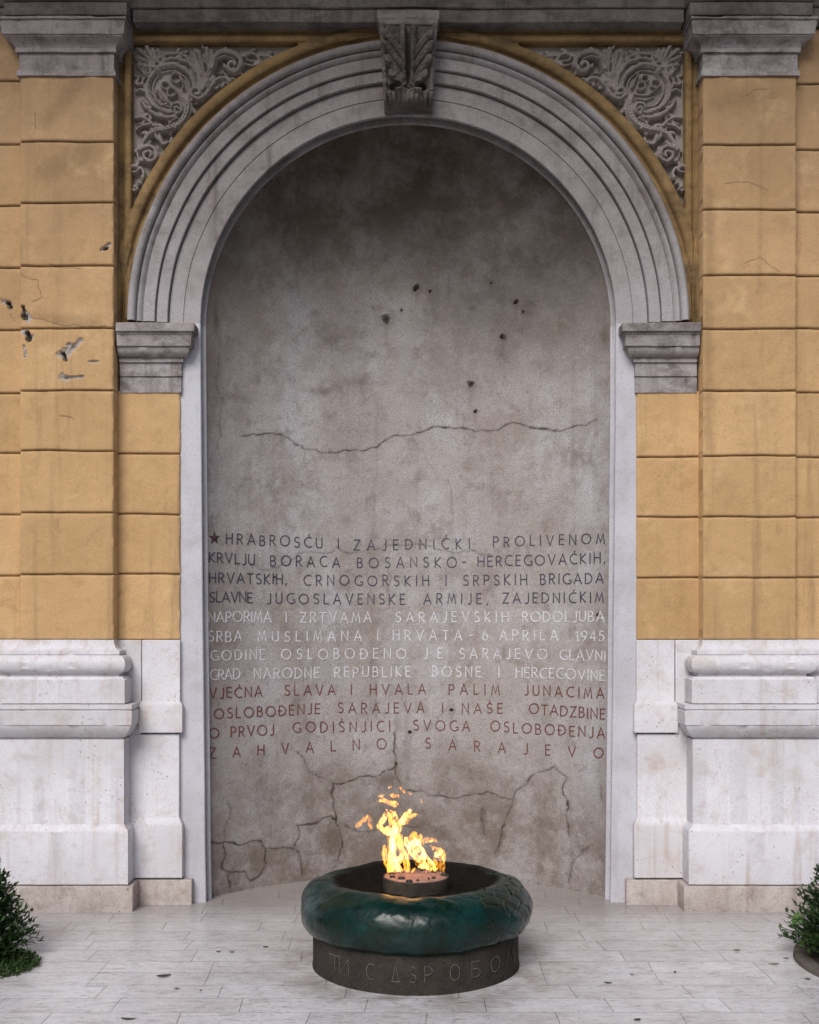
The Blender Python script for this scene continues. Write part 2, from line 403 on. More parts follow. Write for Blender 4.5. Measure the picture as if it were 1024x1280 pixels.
# imposts
xi = X(226, -0.02)
impP = pxprof([(403, 242), (404, 243), (413.5, 243), (414.5, 240.5), (417.2, 240.5), (418, 239.6), (432, 238.6), (432.8, 236.4), (435, 236.4), (439, 235.6), (443, 233.6), (446, 231),
               (446.8, 228.4), (447.6, 229), (452.4, 229), (453, 227), (470, 227), (470.4, 225.4), (472, 225.4), (472.4, 226.6), (490.5, 226.6), (491, 225.6)], xi, -0.02)
both('impost', loft_box(impP, -1.606, xi, -0.02, 0.06, left=0, wear=1.0), M['cap'], (fac, fac), bevel=0.0025)

# jambs and archivolt
def rpx(r): return r * D / F
inner = [(1.161 + 0.004, 0.0), (1.161, 0.004), (1.161, 0.022), (1.200, 0.026), (1.200, 0.064), (1.147, 0.068), (1.143, 0.072), (1.143, 0.084), (1.146, 0.088), (1.21, 0.16)]
def jamb(sgn):
    prof = [(1.278, 0.06), (1.278, 0.004), (1.274, 0.0)] + inner
    nzz = 60; V = []; Q = []
    for i in range(nzz + 1):
        z = -0.03 + (ZS + 0.03) * i / nzz
        tp = 0.030 * (1 - max(z, 0) / ZS) ** 1.3
        wob = 0.0025 * (vnoise(np.array(z * 3.0), np.array(sgn * 5.0), 3) - 0.5)
        for r, y in prof:
            rr = r - (tp + wob if r < 1.25 else 0)
            V.append((sgn * rr, y, z))
    n = len(prof)
    for i in range(nzz):
        for k in range(n - 1):
            q = (i * n + k, i * n + k + 1, (i + 1) * n + k + 1, (i + 1) * n + k)
            Q.append(q if sgn < 0 else q[::-1])
    return mesh_py('jamb', V, Q, M['jamb'], fac, angle=40)
jamb(-1); jamb(1)

def archivolt():
    p = [(1.21, 0.16)] + [(r, y) for r, y in reversed(inner)][1:]
    st = 0.025
    p += [(rpx(281) - 0.003, 0.0), (rpx(281), 0.006), (rpx(281) + 0.003, 0.0)]
    def line(r, y0, y1):      # a fascia step with a narrow quirk under it
        return [(rpx(r) - 0.006, y0), (rpx(r) - 0.005, y0 + 0.014), (rpx(r), y0 + 0.016), (rpx(r) + 0.001, y1 + 0.003), (rpx(r) + 0.004, y1)]
    p += line(300, 0.0, -st) + line(315, -st, -2 * st + 0.006)
    p += [(rpx(329), -0.043), (rpx(330), -0.034), (rpx(331), -0.040), (rpx(332.5), -0.050), (rpx(334.5), -0.056), (rpx(336), -0.058),
          (rpx(336.6), -0.040), (rpx(337.8), -0.040), (rpx(338.4), -0.062), (rpx(340), -0.074), (rpx(342.5), -0.080), (rpx(345), -0.080), (rpx(347.3), -0.072), (rpx(348.6), -0.058), (rpx(349), -0.045), (rpx(349), 0.05)]
    n = len(p); N = 200; V = []; Q = []
    for i in range(N + 1):
        a = pi * i / N
        wob = 0.004 * (float(vnoise(np.array(a * 7), np.array(1.0), 8)) - 0.5)
        for r, y in p:
            rr = r + (wob if r > 1.22 else 0)
            V.append((-rr * cos(a), y + (wob * 0.7 if r > 1.22 else 0), ZS + rr * sin(a)))
    for i in range(N):
        for k in range(n - 1):
            Q.append((i * n + k, (i + 1) * n + k, (i + 1) * n + k + 1, i * n + k + 1)[::-1])
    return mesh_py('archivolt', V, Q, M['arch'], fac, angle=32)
archivolt()

# ------------------------------------------------------------------ stroke lettering
def arc(cx, cy, rx, ry, a0, a1, n=14):
    return [(cx + rx * cos(R_(a0 + (a1 - a0) * i / n)), cy + ry * sin(R_(a0 + (a1 - a0) * i / n))) for i in range(n + 1)]
G = {
 'A': (0.72, [[(0, 0), (0.36, 1), (0.72, 0)], [(0.13, 0.32), (0.59, 0.32)]]),
 'B': (0.50, [[(0, 0), (0, 1)], [(0, 1), (0.2, 1)] + arc(0.2, 0.76, 0.24, 0.24, 90, -90) + [(0, 0.52)], [(0.2, 0.52)] + arc(0.22, 0.26, 0.28, 0.26, 90, -90) + [(0, 0)]]),
 'C': (0.66, [arc(0.46, 0.5, 0.46, 0.5, 62, 298, 18)]),
 'D': (0.66, [[(0, 0), (0, 1)], [(0, 1), (0.18, 1)] + arc(0.18, 0.5, 0.48, 0.5, 90, -90) + [(0, 0)]]),
 'E': (0.44, [[(0.44, 1), (0, 1), (0, 0), (0.44, 0)], [(0, 0.53), (0.38, 0.53)]]),
 'G': (0.70, [arc(0.46, 0.5, 0.46, 0.5, 62, 320, 18), [(0.60, 0.36), (0.80, 0.36)]]),
 'H': (0.60, [[(0, 0), (0, 1)], [(0.6, 0), (0.6, 1)], [(0, 0.53), (0.6, 0.53)]]),
 'I': (0.04, [[(0.02, 0), (0.02, 1)]]),
 'J': (0.34, [[(0.34, 1), (0.34, 0.2)] + arc(0.14, 0.2, 0.2, 0.24, 0, -120, 8)]),
 'K': (0.52, [[(0, 0), (0, 1)], [(0.5, 1), (0.02, 0.48), (0.52, 0)]]),
 'L': (0.42, [[(0, 1), (0, 0), (0.42, 0)]]),
 'M': (0.78, [[(0, 0), (0.14, 1), (0.39, 0.15), (0.64, 1), (0.78, 0)]]),
 'N': (0.62, [[(0, 0), (0, 1), (0.62, 0), (0.62, 1)]]),
 'O': (0.92, [arc(0.46, 0.5, 0.46, 0.5, 90, 450, 24)]),
 'P': (0.48, [[(0, 0), (0, 1)], [(0, 1), (0.2, 1)] + arc(0.2, 0.73, 0.28, 0.27, 90, -90) + [(0, 0.46)]]),
 'R': (0.52, [[(0, 0), (0, 1)], [(0, 1), (0.2, 1)] + arc(0.2, 0.74, 0.27, 0.26, 90, -90) + [(0, 0.48)], [(0.2, 0.48), (0.52, 0)]]),
 'S': (0.50, [arc(0.26, 0.75, 0.22, 0.25, 40, 250, 12) + arc(0.24, 0.25, 0.25, 0.26, 80, -140, 12)]),
 'T': (0.56, [[(0, 1), (0.56, 1)], [(0.28, 0), (0.28, 1)]]),
 'U': (0.58, [[(0, 1), (0, 0.28)] + arc(0.29, 0.28, 0.29, 0.28, 180, 360, 12) + [(0.58, 1)]]),
 'V': (0.68, [[(0, 1), (0.34, 0), (0.68, 1)]]),
 'Z': (0.56, [[(0, 1), (0.56, 1), (0, 0), (0.56, 0)]]),
 '-': (0.36, [[(0, 0.5), (0.36, 0.5)]]),
 ',': (0.08, [[(0.06, 0.06), (0.0, -0.14)]]),
 '1': (0.20, [[(0, 0.8), (0.18, 1), (0.18, 0)]]),
 '4': (0.56, [[(0.42, 0), (0.42, 1), (0, 0.28), (0.56, 0.28)]]),
 '5': (0.48, [[(0.44, 1), (0.12, 1), (0.06, 0.58)] + arc(0.22, 0.31, 0.26, 0.31, 115, -140, 14)]),
 '6': (0.54, [arc(0.27, 0.29, 0.27, 0.29, 110, 470, 18), [(0.02, 0.38), (0.10, 0.62), (0.36, 1)]]),
 '8': (0.50, [arc(0.25, 0.76, 0.21, 0.24, 90, 450, 16), arc(0.25, 0.26, 0.25, 0.26, 90, 450, 16)]),
 '9': (0.54, [arc(0.27, 0.71, 0.27, 0.29, -70, 290, 18), [(0.52, 0.62), (0.44, 0.38), (0.18, 0)]]),
 '2': (0.50, [arc(0.25, 0.74, 0.24, 0.26, 160, -30, 12) + [(0.0, 0.0), (0.5, 0.0)]]),
 'i': (0.62, [[(0, 1), (0, 0), (0.62, 1), (0.62, 0)]]),                       # Cyrillic I
 'd': (0.74, [[(0, 0), (0.74, 0)], [(0.08, 0), (0.37, 1), (0.66, 0)]]),       # Cyrillic D
 'b': (0.50, [[(0.46, 1), (0, 1), (0, 0)], [(0, 0.54), (0.22, 0.54)] + arc(0.22, 0.27, 0.27, 0.27, 90, -90) + [(0, 0)]]),
}
G['Č'] = (G['C'][0], G['C'][1] + [[(0.42, 1.16), (0.46, 1.30)]])
G['Š'] = (G['S'][0], G['S'][1] + [[(0.25, 1.14), (0.28, 1.28)]])
G['Ž'] = G['Z']
G['Đ'] = (G['D'][0], G['D'][1] + [[(-0.10, 0.5), (0.22, 0.5)]])
G[' '] = (0.5, [])

def word_strokes(text):
    """list of (stroke points in em units), total width"""
    gap = 0.30; x = 0; out = []
    ws = [G[c][0] for c in text]
    return ws
def layout(text, x0, x1, cap):
    """glyphs spread so that the word runs exactly from x0 to x1 (pixel units)."""
    ws = [G[c][0] * cap for c in text]; n = len(text); tot = sum(ws)
    k = 1.0
    if n > 1:
        gap = (x1 - x0 - tot) / (n - 1)
        if gap < 0.16 * cap:                       # narrow the letters in tight words
            k = max(0.55, (x1 - x0 - 0.16 * cap * (n - 1)) / tot); gap = (x1 - x0 - tot * k) / (n - 1)
    else: gap = 0
    x = x0; out = []
    for c, wd in zip(text, ws):
        out.append((c, x, k)); x += wd * k + gap
    return out

def ribbon(strokes, half, place, V, Fc, lift=0.0025, sink=-0.004):
    """thick flat strokes; strokes in some 2-D frame with unit metres-per-unit handled by place(x, y, h) -> xyz"""
    for P in strokes:
        P = [p for i, p in enumerate(P) if i == 0 or hypot(p[0] - P[i - 1][0], p[1] - P[i - 1][1]) > 1e-6]
        n = len(P)
        if n < 2: continue
        closed = hypot(P[0][0] - P[-1][0], P[0][1] - P[-1][1]) < 1e-5
        b = len(V)
        for i, (x, y) in enumerate(P):
            a = P[i - 1] if i > 0 else (P[-2] if closed else None)
            c = P[i + 1] if i < n - 1 else (P[1] if closed else None)
            d1 = None if a is None else (x - a[0], y - a[1]); d2 = None if c is None else (c[0] - x, c[1] - y)
            def nz(v):
                L = hypot(*v); return (v[0] / L, v[1] / L)
            if d1 is None: t = nz(d2); m = 1
            elif d2 is None: t = nz(d1); m = 1
            else:
                u, v = nz(d1), nz(d2); t = (u[0] + v[0], u[1] + v[1])
                if hypot(*t) < 0.2: t = u
                t = nz(t); m = 1 / max(0.45, abs(t[0] * u[0] + t[1] * u[1]))
            nx_, ny_ = -t[1] * half * m, t[0] * half * m
            ex, ey = 0, 0
            if d1 is None: ex, ey = -t[0] * half * .8, -t[1] * half * .8
            if d2 is None: ex, ey = t[0] * half * .8, t[1] * half * .8
            for sx, sy, hh in ((nx_, ny_, sink), (nx_ * .85, ny_ * .85, lift), (-nx_ * .85, -ny_ * .85, lift), (-nx_, -ny_, sink)):
                V.append(place(x + ex + sx, y + ey + sy, hh))
        for i in range(n - 1):
            for k in range(3):
                q = b + 4 * i + k
                Fc.append((q, q + 4, q + 5, q + 1))
        Fc.append((b, b + 1, b + 2, b + 3)); e = b + 4 * (n - 1); Fc.append((e, e + 3, e + 2, e + 1))

# ------------------------------------------------------------------ spandrels
def spiral(cx, cy, r0, r1, a0, turns, n=22):
    return [(cx + (r0 + (r1 - r0) * i / n) * cos(R_(a0) + 2 * pi * turns * i / n), cy + (r0 + (r1 - r0) * i / n) * sin(R_(a0) + 2 * pi * turns * i / n)) for i in range(n + 1)]
def smooth(P, n=2):
    for _ in range(n):
        out = [P[0]]
        for a, b in zip(P, P[1:]):
            out += [(0.75 * a[0] + 0.25 * b[0], 0.75 * a[1] + 0.25 * b[1]), (0.25 * a[0] + 0.75 * b[0], 0.25 * a[1] + 0.75 * b[1])]
        out.append(P[-1]); P = out
    return P
# strokes in the pixels of a 5.12x enlargement of the left spandrel: points, width at start, width at end, height factor
ORN = []
def o_(P, w0, w1, h=1.0, sm=2): ORN.append((smooth(P, sm) if sm else P, w0, w1, h))
o_(spiral(300, 328, 152, 152, 30, 0.93, 60), 20, 17, 1.0, 0)
o_(spiral(300, 328, 118, 118, 0, 1.0, 50), 7, 7, 0.7, 0)
o_([(478, 372), (492, 300), (470, 220), (410, 160), (330, 135), (270, 150)], 24, 12, 1.1)
o_(spiral(466, 366, 44, 8, 20, 1.4), 17, 11, 1.4, 0)
o_(spiral(345, 472, 42, 8, 200, 1.4), 17, 11, 1.4, 0)
o_([(108, 398), (130, 450), (190, 500), (270, 520), (340, 510)], 9, 20, 1.1)
for q in [(90, 82), (145, 68), (76, 130), (86, 180), (190, 95)]: o_([(196, 196), ((196 + q[0]) / 2 + 8, (196 + q[1]) / 2 - 8), q], 10, 18, 1.0)
o_(spiral(150, 218, 34, 6, 90, 1.5), 14, 9, 1.2, 0); o_([(208, 210), (214, 216)], 22, 20, 1.2, 0)
o_([(90, 255), (70, 300), (118, 296)], 9, 14, .9); o_([(140, 240), (110, 280), (128, 320)], 14, 8, .8)
o_([(75, 345), (100, 330), (128, 345)], 8, 13, .9)
o_([(196, 170), (250, 100), (320, 108), (378, 100)], 16, 8, 1.0); o_(spiral(236, 150, 30, 6, -60, 1.3), 12, 8, 1.1, 0)
o_([(330, 130), (370, 110), (400, 130), (430, 160)], 13, 8, .8); o_([(215, 80), (270, 92), (330, 88)], 6, 8, .7)
for q in [(446, 104), (480, 96), (528, 72), (558, 90), (440, 150), (470, 170)]: o_([(560, 214), ((560 + q[0]) / 2 + 10, (560 + q[1]) / 2), q], 8, 17, 1.0)
o_([(566, 210), (580, 140), (630, 104), (700, 108), (748, 150), (754, 205), (716, 240), (672, 222), (668, 182), (700, 172), (712, 196)], 24, 13, 1.5)
o_([(600, 150), (650, 132), (700, 146), (722, 190)], 8, 8, 1.7)
o_([(495, 340), (535, 280), (560, 205)], 22, 20, 1.1); o_([(540, 250), (556, 226)], 26, 24, 1.2, 0)
o_([(500, 402), (545, 350), (580, 290), (630, 262), (680, 282), (676, 326), (640, 330), (632, 304)], 18, 11, 1.2)
o_([(520, 320), (545, 300), (570, 250)], 12, 8, 1.0)
o_([(770, 112), (820, 98), (876, 118), (950, 124)], 10, 7, .9); o_([(776, 172), (840, 186), (880, 160), (940, 132)], 9, 7, .9); o_([(780, 140), (860, 150), (930, 116)], 8, 5, .8)
o_([(850, 120), (870, 150), (850, 176)], 10, 8, .8); o_([(800, 104), (812, 92)], 12, 8, .8, 0)
o_([(404, 392), (408, 480), (374, 560), (290, 596), (200, 606), (140, 650), (104, 730)], 30, 18, 1.3)
o_([(410, 420), (440, 400), (470, 410)], 22, 14, 1.0); o_([(440, 470), (450, 484)], 14, 12, 1.0, 0)
o_([(250, 600), (300, 560), (350, 530)], 8, 12, 1.5); o_([(330, 600), (350, 570), (372, 520)], 10, 6, 1.5)
o_([(206, 600), (196, 640), (220, 660)], 14, 9, 1.2); o_([(228, 640), (244, 690), (280, 692), (276, 672)], 15, 9, 1.2)
o_([(72, 520), (110, 506), (160, 540), (196, 576)], 9, 14, 1.0); o_([(76, 592), (110, 566), (160, 566)], 10, 12, 1.0); o_([(84, 556), (130, 540)], 8, 10, .9)
o_(spiral(162, 764, 62, 10, -150, 1.6, 34), 19, 11, 1.4, 0)
o_([(150, 700), (146, 660), (180, 620)], 11, 8, 1.0); o_([(96, 700), (84, 760), (100, 800)], 12, 8, .9); o_([(212, 700), (226, 750), (206, 800)], 8, 10, .9)
o_([(52, 840), (60, 824), (78, 836)], 12, 12, 1.1); o_([(50, 868), (84, 866), (104, 836)], 10, 10, 1.0); o_([(104, 836), (128, 870), (124, 912)], 9, 14, 1.0)
for x, y, r in [(66, 960, 17), (98, 942, 15), (60, 984, 14), (84, 976, 12), (122, 898, 15), (76, 836, 14)]: o_([(x, y), (x + 3, y + 3)], r, r, 1.1, 0)
# small leaf berries and veins to break the ground up
for x, y in [(330, 60), (640, 60), (430, 520), (240, 430), (60, 240), (700, 300), (610, 220), (380, 90)]: o_([(x, y), (x + 14, y + 5)], 7, 5, .6, 0)

ro = random.Random(19)
for P, w0, w1, hf in list(ORN):            # leaflets budding from the longer scrolls
    L = sum(hypot(b[0] - a[0], b[1] - a[1]) for a, b in zip(P, P[1:]))
    if L < 90 or max(w0, w1) < 9: continue
    acc = 0; side = 1
    for a, b in zip(P, P[1:]):
        d = hypot(b[0] - a[0], b[1] - a[1]); acc += d
        if acc > 42 and d > 0:
            acc = 0; side = -side
            tx, ty = (b[0] - a[0]) / d, (b[1] - a[1]) / d; nx_, ny_ = -ty * side, tx * side
            w_ = 0.5 * (w0 + w1); l = ro.uniform(20, 34)
            q0 = (b[0] + nx_ * w_ * .5, b[1] + ny_ * w_ * .5)
            q1 = (q0[0] + nx_ * l * .7 + tx * l * .5, q0[1] + ny_ * l * .7 + ty * l * .5)
            q2 = (q1[0] + nx_ * l * .15 + tx * l * .5, q1[1] + ny_ * l * .15 + ty * l * .5)
            if hypot(q2[0] - 300, q2[1] - 328) < 165: continue
            o_([q0, q1, q2], -ro.uniform(13, 18), 0, hf * ro.uniform(.7, 1.0), 2)
def digits(txt, cx, cy, size, ang, squash=1.0):
    out = []; lay = layout(txt, -size * 0.29 * len(txt), size * 0.29 * len(txt), size)
    for c, x, k in lay:
        for S in G[c][1]:
            P = []
            for u, v in S:
                a, b = x + u * size * k, -(v - 0.5) * size
                P.append((cx + a * cos(ang) - b * sin(ang), cy + a * sin(ang) + b * cos(ang)))
            out.append((P, 6.0, 6.0, 1.5))
    return out

def spandrel(sgn):
    px0, px1, py0, py1 = 144.0, 511.0, 22.0, 405.0
    res = 0.0036
    x0, x1 = X(px0, 0), X(px1, 0); z1, z0 = Z(py0, 0), Z(py1, 0)
    nx = int((x1 - x0) / res); nz = int((z1 - z0) / res)
    Xg, Zg = np.meshgrid(np.linspace(x0, x1, nx), np.linspace(z0, z1, nz))
    PX = CX + Xg * F / D; PY = CY - (Zg - EYE) * F / D
    Rr = np.hypot(PX - CX, PY - 404.0)
    wv = (fbm(Xg, Zg, 5, 3, 12) - 0.5) * 2.2
    panel = (PX > 165) & (PY > 54) & (Rr > 374) & (PX < 372)
    # the frame
    def bead(d, half): return np.sqrt(np.clip(1 - (d / half) ** 2, 0, 1))
    h = np.zeros_like(PX)
    h = np.maximum(h, 0.022 * bead(Rr - 366.5 + wv * .3, 7.0))
    h = np.maximum(h, 0.016 * bead(PX - 160.5 + wv * .2, 5.0) * (PY < 400))
    h = np.maximum(h, 0.016 * bead(PY - 48.5 + wv * .2, 5.0))
    h -= 0.012 * bead(PX - 153.5, 2.0) + 0.012 * bead(Rr - 356.5, 2.4) + 0.012 * bead(PY - 41.5, 1.8)
    h += (fbm(Xg, Zg, 14, 4, 21) - 0.5) * 0.008
    # the relief
    hp = np.full_like(PX, -0.042) + (fbm(Xg, Zg, 20, 3, 14) - 0.5) * 0.004
    ed = np.minimum(np.minimum(PX - 165, PY - 54), Rr - 374)
    top = np.zeros_like(PX)
    items = ORN + (digits('189', 300, 326, 112, R_(-42)) if sgn < 0 else digits('189', 295, 322, 84, R_(-22)))
    if sgn > 0:      # mirrored frame: flip digits so that they read the right way round
        items = ORN + [([(2 * 300 - a, b) for a, b in P], w0, w1, hh) for P, w0, w1, hh in digits('189', 300, 300, 104, R_(22))]
        items += [([(2 * 300 - a, b) for a, b in P], w0, w1, hh) for P, w0, w1, hh in [([(235, 360), (280, 372), (330, 366), (385, 330)], 10, 8, .8), ([(250, 395), (300, 402), (350, 380)], 9, 7, .8)]]
    else:
        items = items + [([(205, 345), (240, 395), (280, 420)], 9, 8, .8), ([(250, 430), (290, 425)], 9, 8, .8)]
    ZX = (PX - 155) * 5.12; ZY = (PY - 45) * 5.12
    jx = (fbm(Xg, Zg, 26, 3, 33) - .5) * 16; jy = (fbm(Xg, Zg, 26, 3, 43) - .5) * 16
    ZX = ZX + jx; ZY = ZY + jy
    for P, w0, w1, hf in items:
        n = len(P) - 1; w0 *= 1.18; w1 *= 1.18
        for i in range(n):
            wa = w0 + (w1 - w0) * i / n if w0 > 0 else max(2.0, -w0 * sin(pi * min(1, 0.12 + 0.88 * i / n)) ** .7); wm = max(abs(w0), w1) + 2
            p, q = P[i], P[i + 1]
            bx0, bx1 = min(p[0], q[0]) - wm, max(p[0], q[0]) + wm; by0, by1 = min(p[1], q[1]) - wm, max(p[1], q[1]) + wm
            sel = (ZX > bx0) & (ZX < bx1) & (ZY > by0) & (ZY < by1)
            if not sel.any(): continue
            d, t = seg_dist(ZX[sel], ZY[sel], p, q)
            u = np.clip(d / wa, 0, 1)
            v = hf * (0.35 + 0.65 * min(1, wa / 16)) * np.sqrt(1 - u * u) - (0.26 * hf * (np.exp(-((u - .0) / 0.16) ** 2) + .7 * np.exp(-((u - .58) / 0.12) ** 2)) if wa > 15 else 0)
            if w0 < 0: v = hf * .8 * (1 - u ** 1.6) - .30 * hf * np.exp(-(u / .2) ** 2)
            top[sel] = np.maximum(top[sel], np.where(u < 1, v, -1))
    # disc of the medallion bulges a little
    rm = np.hypot((ZX - 300) / 112, (ZY - 328) / 112)
    top = np.maximum(top, 0.34 * np.sqrt(np.clip(1 - rm * rm, 0, 1)))
    hp = hp + 0.050 * top
    # weather loss
    loss = sst(0.62, 0.72, fbm(Xg, Zg, 9, 3, 77))
    hp = np.where(top > 0.15, hp - 0.010 * loss, hp)
    h = np.where(panel, hp, h)
    V = np.stack([Xg * (1 if sgn < 0 else -1), -h, Zg], -1).reshape(-1, 3)
    Q = grid_quads(nz, nx)
    if sgn > 0: Q = Q[:, ::-1]
    pv = panel.ravel(); rv = (Rr > 343).ravel()
    allp = pv[Q].sum(1) >= 3
    keep = rv[Q].all(1)
    def sub(Qs, name, mat, parent):
        u, inv = np.unique(Qs, return_inverse=True)
        return mesh_np(name, V[u], inv.reshape(Qs.shape), mat, parent)
    fr = sub(Q[~allp & keep], 'spandrel_frame', M['frame'], fac)
    pn = sub(Q[allp & keep], 'spandrel_panel', M['orn'], fr)
    return pn
spandrel(-1); spandrel(1)

# ------------------------------------------------------------------ keystone
def keystone():
    nu, nv = 91, 150
    u = np.linspace(-1, 1, nu); v = np.linspace(0, 1, nv)
    U, Vv = np.meshgrid(u, v)
    hw = (0.156 - 0.024 * Vv)
    zt_, zb_ = 4.80, 4.405
    # front profile: bold cap at the head, hollow below, roll at the foot
    proj = 0.215 - 0.115 * sst(0.0, 0.75, Vv)
    proj = proj + 0.055 * np.sqrt(np.clip(1 - ((Vv - 0.895) / 0.10) ** 2, 0, 1))
    rel = np.zeros_like(U)
    rel += 0.016 * sst(0.80, 0.88, np.abs(U)) * (Vv < 0.80)                      # side fillets
    rel += 0.020 * np.exp(-((np.abs(U) - 0.16) / 0.09) ** 2) * sst(0.02, 0.10, Vv) * sst(0.78, 0.60, Vv)  # ribs
    rel -= 0.020 * np.exp(-(U / 0.06) ** 2) * sst(0.08, 0.16, Vv) * sst(0.8, 0.66, Vv)
    tp_ = np.zeros_like(U)
    def kst(P, w0, w1, hh):
        P = smooth(P, 2); n_ = len(P) - 1
        for i in range(n_):
            wa = w0 + (w1 - w0) * i / n_
            d_, _ = seg_dist(U, Vv * 2.4, P[i], P[i + 1]); q = np.clip(d_ / wa, 0, 1)
            np.maximum(tp_, hh * (np.sqrt(1 - q * q) - .30 * np.exp(-(q / .2) ** 2)), out=tp_)
    for s_ in (-1, 1):
        for v0, v1, L_ in ((0.62, 0.30, .78), (0.95, 0.62, .80), (1.28, 0.98, .76), (1.52, 1.36, .66)):
            kst([(s_ * .22, v0 + .28), (s_ * .40, v0 + .04), (s_ * L_, v1)], 0.10, 0.15, 0.030)
            kst([(s_ * L_, v1), (s_ * (L_ + .03), v1 + .09), (s_ * (L_ - .12), v1 + .12)], 0.10, 0.06, 0.038)
        kst([(s_ * .20, 0.15), (s_ * .19, 0.9), (s_ * .12, 1.75)], 0.13, 0.08, 0.034)
        rr = np.hypot((U - s_ * 0.50) / 0.27, (Vv - 0.725) / 0.055); rel -= 0.045 * np.clip(1 - rr * rr, 0, 1)
    rel += tp_ - 0.012
    a = np.abs(U) * 0.16                                                        # tip of the leaf curling over the roll
    rel += 0.050 * np.exp(-((Vv - 0.76 - a) / 0.05) ** 2) * (np.abs(U) < 0.55)
    rel += 0.006 * np.cos(U * 34) * sst(0.82, 0.86, Vv)                          # reeded roll
    rel -= 0.02 * np.exp(-((np.abs(U) - 0.84) / 0.05) ** 2) * sst(0.80, 0.85, Vv)
    xx = U * hw; zz = zt_ + (zb_ - zt_) * Vv
    rel += (fbm(xx, zz, 26, 4, 5) - 0.5) * 0.026
    Yf = -(proj + rel)
    V = np.stack([xx, Yf, zz], -1).reshape(-1, 3); Q = grid_quads(nv, nu)[:, ::-1]
    idx = np.arange(nv * nu).reshape(nv, nu)
    loop = np.concatenate([idx[0, :], idx[1:, -1], idx[-1, -2::-1], idx[-2:0:-1, 0]])
    sk = V[loop].copy(); sk[:, 1] = 0.0
    n0 = len(V); V = np.vstack([V, sk]); k = len(loop); ia = np.arange(k); ib = (ia + 1) % k
    Q = np.vstack([Q, np.stack([loop[ia], loop[ib], n0 + ib, n0 + ia], -1)])
    o = mesh_np('keystone', V, Q, M['key'], fac); o.data.set_sharp_from_angle(angle=R_(60))
    cp = [(4.795, 0.0), (4.80, 0.006), (4.822, 0.012), (4.828, 0.016), (4.8695, 0.016)]
    mesh_py('abacus', *loft_box(cp, -0.152, 0.152, -0.205, -0.05, wear=1.0), M['entab'], o, bevel=0.004)
    return o
keystone()

# ------------------------------------------------------------------ entablature (breaks forward over the pilasters) and its cornice
def archi(xl, xr, yf):
    z0 = 4.871
    pr = [(z0, 0.0), (z0 + 0.004, 0.003), (z0 + 0.068, 0.003), (z0 + 0.070, -0.008), (z0 + 0.075, -0.008), (z0 + 0.077, 0.014), (z0 + 0.20, 0.014), (z0 + 0.22, 0.045), (z0 + 0.26, 0.05), (z0 + 0.262, 0.0), (5.55, 0.0)]
    return loft_box(pr, xl, xr, yf, 0.05, wear=1.0)
xb = X(158, -0.165)
arch_c = mesh_py('architrave', *archi(xb + 0.02, -xb - 0.02, -0.090), M['entab'], fac, bevel=0.003)
both('architrave', archi(X(6, -0.165), xb, -0.165), M['entab'], (fac, fac), bevel=0.003)
both('architrave', archi(-XE, X(6, -0.165) - 0.02, -0.110), M['entab'], (fac, fac), bevel=0.003)
cor = [(5.552, 0.02), (5.60, 0.06), (5.66, 0.14), (5.68, 0.18), (5.70, 1.15), (5.84, 1.17), (5.86, 1.21), (5.96, 1.35), (6.0, 1.35), (6.02, 0.0), (7.2, 0.0)]  # out-of-view cornice, its reach set to shade the upper facade
mesh_py('cornice', *loft_box(cor, -XE, XE, -0.12, 0.3), M['entab'], fac, bevel=0.004)
# masonry behind the niche so that the building is solid
mesh_py('rear_wall', *loft_box([(-0.05, 0), (7.2, 0)], -XE, XE, 0.75, 1.1), M['stucco'], fac)

# ------------------------------------------------------------------ niche wall
NR, NYC = 1.436, -0.783
def wall_y(x, z):
    r = np.where(z > ZS, np.hypot(x, z - ZS), np.abs(x))
    return NYC + np.sqrt(np.clip(NR * NR - r * r, 0.01, None))
def wall_pt(px, py):
    """point of the niche wall seen at a place of the photograph"""
    a, b = (px - CX) / F, (CY - py) / F
    d = D + 0.5
    for _ in range(60):
        y = float(wall_y(np.array(a * d), np.array(EYE + b * d))); d = 0.5 * d + 0.5 * (D + y)
    return (a * d, d - D, EYE + b * d)

